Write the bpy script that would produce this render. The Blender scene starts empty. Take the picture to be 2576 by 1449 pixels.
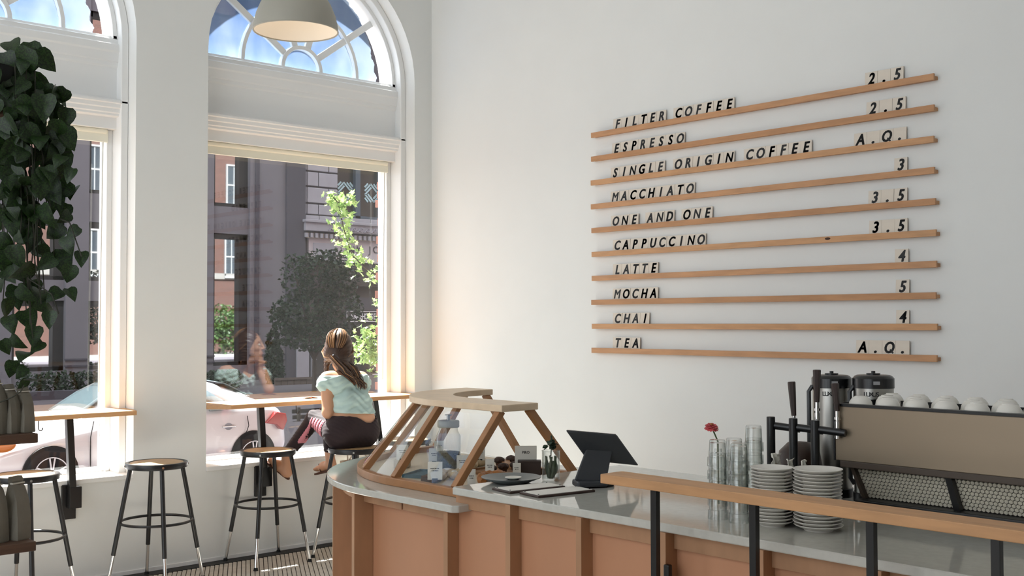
import bpy, bmesh, math, random
import numpy as np
from mathutils import Vector, Matrix
random.seed(7); rng = np.random.default_rng(7)
sc = bpy.context.scene
COL = sc.collection
PI = math.pi

# ------------------------------------------------------------------ camera
YAW, PITCH, ROLL = [math.radians(a) for a in (42.3446, 1.72143, -0.13842)]
FPX = 2804.014
CAM = np.array([-5.43438, -6.90045, 1.6])
_f = np.array([math.sin(YAW)*math.cos(PITCH), math.cos(YAW)*math.cos(PITCH), math.sin(PITCH)])
_r = np.array([math.cos(YAW), -math.sin(YAW), 0.0]); _u = np.cross(_r, _f)
CR = np.array([_r*math.cos(ROLL)+_u*math.sin(ROLL), -_r*math.sin(ROLL)+_u*math.cos(ROLL), _f])
cd = bpy.data.cameras.new('camera'); cam = bpy.data.objects.new('camera', cd); COL.objects.link(cam)
cam.matrix_world = Matrix(((CR[0][0], CR[1][0], -CR[2][0], CAM[0]), (CR[0][1], CR[1][1], -CR[2][1], CAM[1]),
                           (CR[0][2], CR[1][2], -CR[2][2], CAM[2]), (0, 0, 0, 1)))
cd.sensor_fit = 'HORIZONTAL'; cd.sensor_width = 36.0; cd.lens = FPX/2576*36.0; cd.clip_start = 0.05; cd.clip_end = 400
sc.camera = cam
sc.cycles.transparent_max_bounces = 36; sc.cycles.max_bounces = 8; sc.cycles.caustics_reflective = False; sc.cycles.caustics_refractive = False

# ------------------------------------------------------------------ light
w = bpy.data.worlds.new('sky'); sc.world = w; w.use_nodes = True
bg = w.node_tree.nodes['Background']; bg.inputs[0].default_value = (0.90, 0.955, 1.0, 1); bg.inputs[1].default_value = 1.4
sd = bpy.data.lights.new('sun', 'SUN'); sd.energy = 18.0; sd.angle = math.radians(0.6); sd.color = (1.0, 0.985, 0.95)
sun = bpy.data.objects.new('sun', sd); COL.objects.link(sun)
SUN_DIR = Vector((0.05, -0.72, -1.0)).normalized()
sun.rotation_euler = SUN_DIR.to_track_quat('-Z', 'Y').to_euler(); sun.location = (-2, 20, 30)
sc.view_settings.view_transform = 'Standard'; sc.view_settings.look = 'None'
sc.view_settings.exposure = 0.88; sc.view_settings.gamma = 1.0; sc.view_settings.use_curve_mapping = False

# ------------------------------------------------------------------ measuring helpers (photo pixel -> point on a plane of the place)
def _ray(px, py): return CR.T @ np.array([(px-1288)/FPX, -(py-724.5)/FPX, 1.0])
def on(ax, val, px, py):
    d = _ray(px, py); t = (val-CAM[ax])/d[ax]; return Vector(CAM+t*d)
def onx(v, px, py): return on(0, v, px, py)
def ony(v, px, py): return on(1, v, px, py)
def onz(v, px, py): return on(2, v, px, py)

# ------------------------------------------------------------------ materials
def lin(c): return tuple(((v/255)/12.92 if v <= 10.3 else ((v/255+0.055)/1.055)**2.4) for v in c)+(1.0,)
MATS = {}
def mat(name, col, rough=0.6, metal=0.0, var=None, bump=None, spec=0.5, stretch=None, col2=None, sheen=0, trans=0, emis=None):
    """procedural principled; var=(noise scale, amount), bump=(scale, strength), stretch = object-space scale of the noise"""
    if name in MATS: return MATS[name]
    m = bpy.data.materials.new(name); m.use_nodes = True; nt = m.node_tree; b = nt.nodes['Principled BSDF']
    b.inputs['Base Color'].default_value = lin(col); b.inputs['Roughness'].default_value = rough
    b.inputs['Metallic'].default_value = metal; b.inputs['Specular IOR Level'].default_value = spec
    if sheen: b.inputs['Sheen Weight'].default_value = sheen
    if trans: b.inputs['Subsurface Weight'].default_value = trans; b.inputs['Subsurface Radius'].default_value = (.02, .01, .006)
    if emis: b.inputs['Emission Color'].default_value = lin(emis[0]); b.inputs['Emission Strength'].default_value = emis[1]
    tc = nt.nodes.new('ShaderNodeTexCoord'); mp = nt.nodes.new('ShaderNodeMapping')
    nt.links.new(tc.outputs['Object'], mp.inputs[0])
    if stretch: mp.inputs['Scale'].default_value = stretch
    if var:
        n = nt.nodes.new('ShaderNodeTexNoise'); n.inputs['Scale'].default_value = var[0]; n.inputs['Detail'].default_value = 6
        nt.links.new(mp.outputs[0], n.inputs['Vector'])
        mx = nt.nodes.new('ShaderNodeMix'); mx.data_type = 'RGBA'
        c1 = lin(col); c2 = lin(col2) if col2 else tuple(v*(1-var[1]) for v in c1[:3])+(1,)
        mx.inputs[6].default_value = c1; mx.inputs[7].default_value = c2
        rp = nt.nodes.new('ShaderNodeValToRGB'); rp.color_ramp.elements[0].position = .35; rp.color_ramp.elements[1].position = .7
        nt.links.new(n.outputs[0], rp.inputs[0]); nt.links.new(rp.outputs[0], mx.inputs[0])
        nt.links.new(mx.outputs[2], b.inputs['Base Color'])
    if bump:
        n2 = nt.nodes.new('ShaderNodeTexNoise'); n2.inputs['Scale'].default_value = bump[0]; n2.inputs['Detail'].default_value = 4
        nt.links.new(mp.outputs[0], n2.inputs['Vector'])
        bp = nt.nodes.new('ShaderNodeBump'); bp.inputs['Strength'].default_value = bump[1]; bp.inputs['Distance'].default_value = .01
        nt.links.new(n2.outputs[0], bp.inputs['Height']); nt.links.new(bp.outputs[0], b.inputs['Normal'])
    MATS[name] = m; return m
def thin_glass(name, ior=1.5, tint=(1, 1, 1), edge=None, gloss=(1, 1, 1), rough=0.0):
    """architectural thin glass: straight-through transmission plus Fresnel mirror"""
    if name in MATS: return MATS[name]
    m = bpy.data.materials.new(name); m.use_nodes = True; nt = m.node_tree
    for n in list(nt.nodes): nt.nodes.remove(n)
    out = nt.nodes.new('ShaderNodeOutputMaterial'); t = nt.nodes.new('ShaderNodeBsdfTransparent'); g = nt.nodes.new('ShaderNodeBsdfGlossy')
    t.inputs[0].default_value = tint+(1,); g.inputs[0].default_value = gloss+(1,); g.inputs['Roughness'].default_value = rough
    fr = nt.nodes.new('ShaderNodeFresnel'); fr.inputs[0].default_value = ior; mx = nt.nodes.new('ShaderNodeMixShader')
    if edge:
        lw = nt.nodes.new('ShaderNodeLayerWeight'); lw.inputs[0].default_value = .35
        cm = nt.nodes.new('ShaderNodeMix'); cm.data_type = 'RGBA'; cm.inputs[6].default_value = tint+(1,); cm.inputs[7].default_value = edge+(1,)
        nt.links.new(lw.outputs['Facing'], cm.inputs[0]); nt.links.new(cm.outputs[2], t.inputs[0])
    ge = nt.nodes.new('ShaderNodeNewGeometry'); mi = nt.nodes.new('ShaderNodeMix'); mi.inputs[2].default_value = ior; mi.inputs[3].default_value = 1/ior
    nt.links.new(ge.outputs['Backfacing'], mi.inputs[0]); nt.links.new(mi.outputs[0], fr.inputs[0])   # same reflectance on both faces of the pane
    nt.links.new(fr.outputs[0], mx.inputs[0]); nt.links.new(t.outputs[0], mx.inputs[1]); nt.links.new(g.outputs[0], mx.inputs[2])
    nt.links.new(mx.outputs[0], out.inputs[0]); MATS[name] = m; return m

M_WALL = mat('wall_paint', (232, 233, 231), .85, var=(3, .02), bump=(60, .04))
M_TRIM = mat('trim_paint', (236, 236, 235), .45)
M_BLACK = mat('black_metal', (20, 20, 22), .35, spec=.5)
M_CHROME = mat('chrome', (215, 215, 215), .12, 1.0)
M_STEEL = mat('brushed_steel', (165, 163, 158), .32, 1.0, bump=(200, .02))
M_OAK = mat('oak', (196, 146, 98), .5, var=(4, .22), stretch=(3, 3, 30), bump=(90, .03))
M_OAKY = mat('oak_long', (200, 150, 104), .5, var=(5, .2), stretch=(8, 1, 8))
M_OAKX = mat('oak_bar', (205, 158, 112), .5, var=(5, .15), stretch=(1, 9, 9))
M_PLY = mat('plywood', (192, 142, 104), .55, var=(3, .12), stretch=(2, 2, .6))
M_PLYD = mat('plywood_edge', (176, 132, 98), .6, var=(8, .15), stretch=(2, 2, .6))
M_GLASS = thin_glass('window_glass', 1.47, (.97, .98, .98))
M_CASEG = thin_glass('case_glass', 1.5, (.94, .955, .95))
M_JARG = thin_glass('jar_glass', 1.55, (.97, .975, .97), edge=(.60, .63, .62))
M_WHITE = mat('white_ceramic', (226, 222, 214), .3)
M_RUBBER = mat('rubber', (14, 14, 14), .8)

# ------------------------------------------------------------------ mesh builder
class MB:
    def __init__(s): s.v = []; s.f = []
    def add(s, vs, fs):
        o = len(s.v); s.v += [tuple(p) for p in vs]; s.f += [tuple(i+o for i in f) for f in fs]; return s
    def box(s, x0, x1, y0, y1, z0, z1):
        return s.add([(x0,y0,z0),(x1,y0,z0),(x1,y1,z0),(x0,y1,z0),(x0,y0,z1),(x1,y0,z1),(x1,y1,z1),(x0,y1,z1)],
                     [(0,3,2,1),(4,5,6,7),(0,1,5,4),(1,2,6,5),(2,3,7,6),(3,0,4,7)])
    def obox(s, c, size, R=None):
        c = Vector(c); R = R or Matrix.Identity(3); a, b, d = [v/2 for v in size]
        vs = [c + R @ Vector(p) for p in ((-a,-b,-d),(a,-b,-d),(a,b,-d),(-a,b,-d),(-a,-b,d),(a,-b,d),(a,b,d),(-a,b,d))]
        return s.add(vs, [(0,3,2,1),(4,5,6,7),(0,1,5,4),(1,2,6,5),(2,3,7,6),(3,0,4,7)])
    def beam(s, p0, p1, w, h, up=(0,0,1)):
        p0 = Vector(p0); p1 = Vector(p1); z = (p1-p0); L = z.length; z.normalize(); u = Vector(up)
        x = u.cross(z)
        if x.length < 1e-4: x = Vector((1,0,0)).cross(z)
        x.normalize(); y = z.cross(x)
        return s.obox((p0+p1)/2, (w, h, L), Matrix((x, y, z)).transposed())
    def prism(s, poly, a0, a1, ax=2):
        n = len(poly)
        def P(u, v, a): return (u, v, a) if ax == 2 else ((u, a, v) if ax == 1 else (a, u, v))
        vs = [P(u, v, a0) for u, v in poly]+[P(u, v, a1) for u, v in poly]
        return s.add(vs, [tuple(range(n))[::-1], tuple(range(n, 2*n))]+[(i, (i+1) % n, n+(i+1) % n, n+i) for i in range(n)])
    def tube(s, pts, r, n=8, cap=True):
        pts = [Vector(p) for p in pts]; rs = r if isinstance(r, (list, tuple)) else [r]*len(pts); vs = []; fs = []
        up = Vector((0, 0, 1)); prev = None
        for i, p in enumerate(pts):
            t = (pts[min(i+1, len(pts)-1)]-pts[max(i-1, 0)])
            if t.length < 1e-9: t = Vector((0,0,1))
            t.normalize()
            x = prev if prev is not None else (up.cross(t) if abs(t.dot(up)) < .98 else Vector((1, 0, 0)))
            x = (x-t*x.dot(t))
            if x.length < 1e-6: x = t.orthogonal()
            x.normalize(); prev = x; y = t.cross(x)
            vs += [p+(x*math.cos(2*PI*k/n)+y*math.sin(2*PI*k/n))*rs[i] for k in range(n)]
        for i in range(len(pts)-1):
            fs += [(i*n+k, i*n+(k+1) % n, (i+1)*n+(k+1) % n, (i+1)*n+k) for k in range(n)]
        if cap: fs += [tuple(range(n))[::-1], tuple(range((len(pts)-1)*n, len(pts)*n))]
        return s.add(vs, fs)
    def cyl(s, p0, p1, r0, r1=None, n=16): return s.tube([p0, p1], [r0, r0 if r1 is None else r1], n)
    def lathe(s, prof, c=(0, 0, 0), n=24, close=True):
        c = Vector(c); vs = []; fs = []; m = len(prof)
        for r, z in prof: vs += [c+Vector((max(r, 1e-4)*math.cos(2*PI*k/n), max(r, 1e-4)*math.sin(2*PI*k/n), z)) for k in range(n)]
        for i in range(m-1): fs += [(i*n+k, i*n+(k+1) % n, (i+1)*n+(k+1) % n, (i+1)*n+k) for k in range(n)]
        if close: fs += [tuple(range(n))[::-1], tuple(range((m-1)*n, m*n))]
        return s.add(vs, fs)
    def torus(s, c, R, r, n=32, m=8, Mx=None):
        c = Vector(c); vs = []; fs = []
        for i in range(n):
            a = 2*PI*i/n
            for k in range(m):
                b = 2*PI*k/m; p = Vector(((R+r*math.cos(b))*math.cos(a), (R+r*math.cos(b))*math.sin(a), r*math.sin(b)))
                vs.append(c+(Mx @ p if Mx else p))
        for i in range(n): fs += [(i*m+k, ((i+1) % n)*m+k, ((i+1) % n)*m+(k+1) % m, i*m+(k+1) % m) for k in range(m)]
        return s.add(vs, fs)
    def ball(s, c, r, n=14, m=9, Mx=None):
        r = (r, r, r) if not isinstance(r, (tuple, list)) else r; c = Vector(c); vs = []; fs = []
        for i in range(m+1):
            t = PI*i/m
            for k in range(n):
                p = Vector((r[0]*max(math.sin(t), .002)*math.cos(2*PI*k/n), r[1]*max(math.sin(t), .002)*math.sin(2*PI*k/n), r[2]*math.cos(t)))
                vs.append(c+(Mx @ p if Mx else p))
        for i in range(m): fs += [(i*n+k, (i+1)*n+k, (i+1)*n+(k+1) % n, i*n+(k+1) % n) for k in range(n)]
        return s.add(vs, fs)
    def grid(s, P, closed=False):
        """P: rows of points -> quads"""
        nr, nc = len(P), len(P[0]); vs = [p for row in P for p in row]; fs = []
        for i in range(nr-1):
            for k in range(nc if closed else nc-1): fs.append((i*nc+k, i*nc+(k+1) % nc, (i+1)*nc+(k+1) % nc, (i+1)*nc+k))
        return s.add(vs, fs)
    def mesh(s, name, m=None, smooth=False, ang=40):
        me = bpy.data.meshes.new(name); me.from_pydata([tuple(v) for v in s.v], [], s.f)
        bm = bmesh.new(); bm.from_mesh(me); bmesh.ops.recalc_face_normals(bm, faces=bm.faces); bm.to_mesh(me); bm.free()
        if m: me.materials.append(m)
        if smooth:
            me.polygons.foreach_set('use_smooth', [True]*len(me.polygons)); me.set_sharp_from_angle(angle=math.radians(ang))
        me.update(); return me
    def obj(s, name, m, parent=None, smooth=False, bevel=0, loc=None, ang=40, solid=0):
        o = bpy.data.objects.new(name, s.mesh(name, m, smooth, ang)); COL.objects.link(o)
        if parent is not None: o.parent = parent
        if loc is not None: o.location = loc
        if solid:
            q = o.modifiers.new('solid', 'SOLIDIFY'); q.thickness = solid; q.offset = 0
        if bevel:
            q = o.modifiers.new('bevel', 'BEVEL'); q.width = bevel; q.segments = 2; q.limit_method = 'ANGLE'; q.angle_limit = math.radians(35)
        return o
def tag(o, label=None, cat=None, group=None, kind=None):
    if label: o['label'] = label
    if cat: o['category'] = cat
    if group: o['group'] = group
    if kind: o['kind'] = kind
    return o
def thing(name, label, cat, loc=(0, 0, 0), rz=0, group=None):
    o = bpy.data.objects.new(name, None); COL.objects.link(o); o.location = loc; o.rotation_euler = (0, 0, rz); o.empty_display_size = .05
    return tag(o, label, cat, group)
def struct(name, loc=(0, 0, 0)):
    o = bpy.data.objects.new(name, None); COL.objects.link(o); o.location = loc; o.empty_display_size = .05; o['kind'] = 'structure'; return o
def link(name, me, parent=None, loc=None, rot=None, scale=None):
    o = bpy.data.objects.new(name, me); COL.objects.link(o)
    if parent is not None: o.parent = parent
    if loc is not None: o.location = loc
    if rot is not None: o.rotation_euler = rot
    if scale is not None: o.scale = scale
    return o
def copy_tree(o, parent=None):
    c = o.copy(); COL.objects.link(c); c.parent = parent
    for ch in list(o.children): copy_tree(ch, c)
    return c

# ------------------------------------------------------------------ implicit surfaces (bodies, hair, pastry)
def cap(a, b, ra, rb=None): return ('c', np.array(a, float), np.array(b, float), ra, ra if rb is None else rb)
def ell(c, r, R=None): return ('e', np.array(c, float), np.array(r, float), np.array(R) if R is not None else np.eye(3))
def field(P, prims, k):
    d = None
    for q in prims:
        if q[0] == 'c':
            pa = P-q[1]; ba = q[2]-q[1]; h = np.clip((pa@ba)/max(ba@ba, 1e-9), 0, 1)
            e = np.linalg.norm(pa-h[..., None]*ba, axis=-1)-(q[3]+(q[4]-q[3])*h)
        else:
            l = (P-q[1])@q[3].T; n0 = np.linalg.norm(l/q[2], axis=-1); n1 = np.linalg.norm(l/(q[2]**2), axis=-1)
            e = n0*(n0-1)/np.maximum(n1, 1e-6)
        if d is None: d = e
        else:
            h = np.clip(.5+.5*(e-d)/k, 0, 1); d = e*(1-h)+d*h-k*h*(1-h)
    return d
def nets(fn, lo, hi, h):
    lo = np.array(lo, float); hi = np.array(hi, float); n = np.ceil((hi-lo)/h).astype(int)+1
    ax = [lo[i]+h*np.arange(n[i]) for i in range(3)]
    G = np.stack(np.meshgrid(*ax, indexing='ij'), -1); V = fn(G).astype(np.float32); S = V < 0
    cnt = np.zeros(n-1, np.int8); acc = np.zeros(tuple(n-1)+(3,), np.float32); ne = np.zeros(n-1, np.float32)
    offs = [(a, b, c) for a in (0, 1) for b in (0, 1) for c in (0, 1)]
    def sl(o): return tuple(slice(o[i], n[i]-1+o[i]) for i in range(3))
    for i, o in enumerate(offs):
        for a in range(3):
            if o[a] == 0:
                o2 = list(o); o2[a] = 1; v0 = V[sl(o)]; v1 = V[sl(o2)]; cr = (v0 < 0) != (v1 < 0)
                t = np.where(cr, v0/np.where(cr, v0-v1, 1), 0)
                base = np.array(o, np.float32)
                for c in range(3): acc[..., c] += np.where(cr, base[c]+(t if c == a else 0), 0)
                ne += cr
    act = ne > 0; idx = -np.ones(act.shape, int); idx[act] = np.arange(act.sum())
    ij = np.argwhere(act); pos = lo+h*(ij+acc[act]/ne[act][:, None])
    F = []
    for a in range(3):
        b, c = (a+1) % 3, (a+2) % 3
        s0 = [slice(None)]*3; s1 = [slice(None)]*3; s0[a] = slice(0, -1); s1[a] = slice(1, None)
        ch = S[tuple(s0)] != S[tuple(s1)]; q = np.argwhere(ch)
        ok = (q[:, b] > 0) & (q[:, c] > 0) & (q[:, b] < n[b]-1) & (q[:, c] < n[c]-1); q = q[ok]
        fl = S[tuple(s0)][tuple(q.T)]
        def ix(db, dc):
            r = q.copy(); r[:, b] -= db; r[:, c] -= dc; return idx[tuple(r.T)]
        quad = np.stack([ix(1, 1), ix(0, 1), ix(0, 0), ix(1, 0)], 1); quad[~fl] = quad[~fl][:, ::-1]; F.append(quad)
    return pos, np.concatenate(F)
def blob(name, fn, lo, hi, h, m, parent=None, iters=1):
    v, f = nets(fn, lo, hi, h); me = bpy.data.meshes.new(name); me.from_pydata(v.tolist(), [], f.tolist()); me.materials.append(m)
    me.polygons.foreach_set('use_smooth', [True]*len(me.polygons)); me.update()
    o = bpy.data.objects.new(name, me); COL.objects.link(o)
    if parent is not None: o.parent = parent
    if iters:
        q = o.modifiers.new('smooth', 'SMOOTH'); q.iterations = iters; q.factor = .5
    return o
# ------------------------------------------------------------------ lettering
_GL = {}
def glyph(ch, size, m, shear=0.0, bold=0.0, depth=0.0006, heavy=0.0):
    """mesh of a piece of lettering in the XY plane, baseline at y=0, centred in x"""
    key = (ch, size, m.name, shear, bold, heavy)
    if key in _GL: return _GL[key]
    cu = bpy.data.curves.new('glyph', 'FONT'); cu.body = ch; cu.size = size; cu.shear = shear; cu.offset = bold; cu.extrude = depth; cu.align_x = 'CENTER'
    cu.resolution_u = 3
    t = bpy.data.objects.new('glyph', cu); COL.objects.link(t); bpy.context.view_layer.update()
    me = bpy.data.meshes.new_from_object(t.evaluated_get(bpy.context.evaluated_depsgraph_get()))
    if heavy:      # heavier stroke: the outline laid down again slightly to each side
        V = [v.co.copy() for v in me.vertices]; Fc = [tuple(p.vertices) for p in me.polygons]; mb = MB()
        for dx, dy in ((-heavy, 0), (heavy, 0), (0, heavy*.5), (0, -heavy*.5)): mb.add([v+Vector((dx, dy, 0)) for v in V], Fc)
        me = bpy.data.meshes.new('glyph'); me.from_pydata([tuple(v) for v in mb.v], [], mb.f)
    me.name = 'glyph'; me.materials.clear(); me.materials.append(m)
    bpy.data.objects.remove(t); bpy.data.curves.remove(cu); _GL[key] = me; return me
# ================================================================== THE SETTING
ZTOP = 5.6; ZS = 3.45; RA = 0.8725; SILL = 0.635
WIN = [-1.0405, -3.2875]                     # window centres along the window wall (y = 0)
def arch_pts(cx, zs, R, n=28, rev=False):
    p = [(cx+R*math.cos(PI-PI*i/n), zs+R*math.sin(PI-PI*i/n)) for i in range(n+1)]
    return p[::-1] if rev else p
# --- window wall with its two arched openings
ww = struct('wall_window')
b = MB()
edges = [-8.0] + sorted(sum([[c-RA, c+RA] for c in WIN], [])) + [0.0]
for i in range(0, len(edges), 2): b.box(edges[i], edges[i+1], 0, .40, 0, ZS)
for c in WIN:
    b.box(c-RA, c+RA, 0, .40, 0, SILL-.03)
    b.prism(arch_pts(c, ZS, RA)+[(c+RA, ZTOP), (c-RA, ZTOP)], 0, .40, 1)
for i in range(0, len(edges), 2): b.box(edges[i], edges[i+1], 0, .40, ZS, ZTOP)
b.obj('plaster', M_WALL, ww)
b = MB(); b.box(-8, 0, -.012, 0, .0, .03); b.obj('bead', M_TRIM, ww, bevel=.004)
for zz, xs in ((.30, (-2.9, -1.0)), (.155, (-2.85, -.9))):
    pass
# --- menu wall, back of the room, left side with openings added for daylight, ceiling
b = MB(); b.box(0, .25, -10, .4, 0, ZTOP); tag(b.obj('wall_menu', M_WALL), kind='structure')
b = MB(); b.box(-8.25, .25, -10.25, -10, 0, ZTOP); tag(b.obj('wall_back', M_WALL), kind='structure')
b = MB()
LIGHT_GAPS = [(-3.3, -.5), (-6.6, -3.9)]
b.box(-8.25, -8, -10, .4, 0, .3); b.box(-8.25, -8, -10, .4, 5.4, ZTOP)
ys = [.4, -.35, -3.6, -3.85, -7.0, -10]
for i in range(0, 6, 2): b.box(-8.25, -8, ys[i+1], ys[i], .3, 5.4)
tag(b.obj('wall_left', M_WALL), kind='structure')
b = MB(); b.box(-8.25, .25, -10.25, .4, ZTOP, ZTOP+.2); tag(b.obj('ceiling', M_WALL), kind='structure')
# --- floor: dark joint bed with narrow ribbed strips, black edge strip along the wall
fl = struct('floor')
M_BED = mat('floor_joint', (72, 62, 54), .9); M_STRIP = mat('floor_strip', (206, 198, 186), .7, var=(14, .16))
b = MB(); b.box(-8, 0, -10, 0, -.12, -.006); b.obj('bed', M_BED, fl)
b = MB(); b.box(-8, 0, -10, -2.4, -.006, .0); b.box(-8, -3.3, -2.4, -.115, -.006, 0); b.obj('plain_field', M_STRIP, fl)
# strips run at about 29 degrees to the window wall's normal; cut to the field x[-3.3,0] y[-2.4,-.115]
ux, uy = math.sin(math.radians(29)), math.cos(math.radians(29))
k0 = 0
pitch = .0285
field_poly = [(-2.75, -1.25), (-.45, -1.25), (-.45, -.118), (-2.75, -.118)]
def clip_line(c):
    # line points: p = c*(uy,-ux) + t*(ux,uy); clip to rectangle
    t0, t1 = -9, 9
    px, py = c*uy, -c*ux
    for lo, hi, p, d in ((-2.75, -.45, px, ux), (-1.25, -.118, py, uy)):
        a, e = (lo-p)/d, (hi-p)/d
        t0 = max(t0, min(a, e)); t1 = min(t1, max(a, e))
    return (t0, t1, px, py)
b2 = MB(); b2.box(-3.3, -2.75, -2.4, -.118, -.006, 0); b2.box(-2.75, 0, -2.4, -1.25, -.006, 0); b2.box(-.45, 0, -1.25, -.118, -.006, 0); b2.obj('plain_field', M_STRIP, fl)
for k in range(-110, 60):
    t0, t1, px, py = clip_line(k*pitch)
    if t1-t0 < .05: continue
    m_ = MB(); m_.beam((px+ux*t0, py+uy*t0, -.0028), (px+ux*t1, py+uy*t1, -.0028), .0235, .0062, up=(0, 0, 1))
    m_.obj('floor_strip', M_STRIP, fl)
b = MB(); b.box(-8, 0, -.115, -.012, -.006, .004); tag(b.obj('trim_1', mat('black_edge', (26, 24, 24), .6)), kind='structure')

# --- the two arched windows
def film_mat():
    m = bpy.data.materials.new('worn_film'); m.use_nodes = True; nt = m.node_tree
    for n in list(nt.nodes): nt.nodes.remove(n)
    out = nt.nodes.new('ShaderNodeOutputMaterial'); tr = nt.nodes.new('ShaderNodeBsdfTranslucent'); df = nt.nodes.new('ShaderNodeBsdfDiffuse')
    cl = nt.nodes.new('ShaderNodeBsdfTransparent'); mx = nt.nodes.new('ShaderNodeMixShader'); mx2 = nt.nodes.new('ShaderNodeMixShader'); mx3 = nt.nodes.new('ShaderNodeMixShader')
    cl2 = nt.nodes.new('ShaderNodeBsdfTransparent'); cl2.inputs[0].default_value = (.8, .88, .95, 1)
    tc = nt.nodes.new('ShaderNodeTexCoord')
    n1 = nt.nodes.new('ShaderNodeTexNoise'); n1.inputs['Scale'].default_value = 2.2; n1.inputs['Detail'].default_value = 8
    mp = nt.nodes.new('ShaderNodeMapping'); mp.inputs['Scale'].default_value = (1, 1, .6); nt.links.new(tc.outputs['Object'], mp.inputs[0]); nt.links.new(mp.outputs[0], n1.inputs['Vector'])
    rp = nt.nodes.new('ShaderNodeValToRGB'); e = rp.color_ramp.elements; e[0].position = .38; e[0].color = (.11, .17, .29, 1); e[1].position = .62; e[1].color = (.27, .31, .37, 1)
    nt.links.new(n1.outputs[0], rp.inputs[0]); nt.links.new(rp.outputs[0], tr.inputs[0]); df.inputs[0].default_value = (.4, .44, .5, 1)
    mx.inputs[0].default_value = .25; nt.links.new(tr.outputs[0], mx.inputs[1]); nt.links.new(df.outputs[0], mx.inputs[2])
    mx2.inputs[0].default_value = .42; nt.links.new(mx.outputs[0], mx2.inputs[1]); nt.links.new(cl2.outputs[0], mx2.inputs[2])
    # the film has torn away along the outer right rim (radius + ragged noise)
    sp = nt.nodes.new('ShaderNodeSeparateXYZ'); nt.links.new(tc.outputs['Object'], sp.inputs[0])
    ln = nt.nodes.new('ShaderNodeVectorMath'); ln.operation = 'LENGTH'; cb = nt.nodes.new('ShaderNodeCombineXYZ')
    nt.links.new(sp.outputs[0], cb.inputs[0]); nt.links.new(sp.outputs[2], cb.inputs[1]); nt.links.new(cb.outputs[0], ln.inputs[0])
    n2 = nt.nodes.new('ShaderNodeTexNoise'); n2.inputs['Scale'].default_value = 9; n2.inputs['Detail'].default_value = 6; nt.links.new(tc.outputs['Object'], n2.inputs['Vector'])
    a1 = nt.nodes.new('ShaderNodeMath'); a1.operation = 'MULTIPLY_ADD'; a1.inputs[1].default_value = .16; nt.links.new(n2.outputs[0], a1.inputs[0]); nt.links.new(ln.outputs['Value'], a1.inputs[2])
    a2 = nt.nodes.new('ShaderNodeMath'); a2.operation = 'MULTIPLY_ADD'; a2.inputs[1].default_value = .18; nt.links.new(sp.outputs[0], a2.inputs[0]); nt.links.new(a1.outputs[0], a2.inputs[2])
    a3 = nt.nodes.new('ShaderNodeMath'); a3.operation = 'GREATER_THAN'; a3.inputs[1].default_value = .885; nt.links.new(a2.outputs[0], a3.inputs[0])
    nt.links.new(a3.outputs[0], mx3.inputs[0]); nt.links.new(mx2.outputs[0], mx3.inputs[1]); nt.links.new(cl.outputs[0], mx3.inputs[2])
    nt.links.new(mx3.outputs[0], out.inputs[0]); return m
M_FILM = film_mat()
M_BLIND = mat('blind_fabric', (240, 236, 218), .8)
GY = .33
def band(b, cx, zs, Ro, Ri, y0, y1, zb=None, n=28):
    """arched band from zb up round the arch and down, between radii Ri and Ro"""
    o = arch_pts(cx, zs, Ro, n); i = arch_pts(cx, zs, Ri, n)
    if zb is not None: o = [(cx-Ro, zb)]+o+[(cx+Ro, zb)]; i = [(cx-Ri, zb)]+i+[(cx+Ri, zb)]
    rows = []
    for (ox, oz), (ix, iz) in zip(o, i): rows.append([(ox, y0, oz), (ix, y0, iz), (ix, y1, iz), (ox, y1, oz)])
    b.grid(rows, closed=True); k = len(rows)
    b.add(rows[0], [(0, 1, 2, 3)]); b.add(rows[-1], [(0, 1, 2, 3)]); return b
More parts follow.
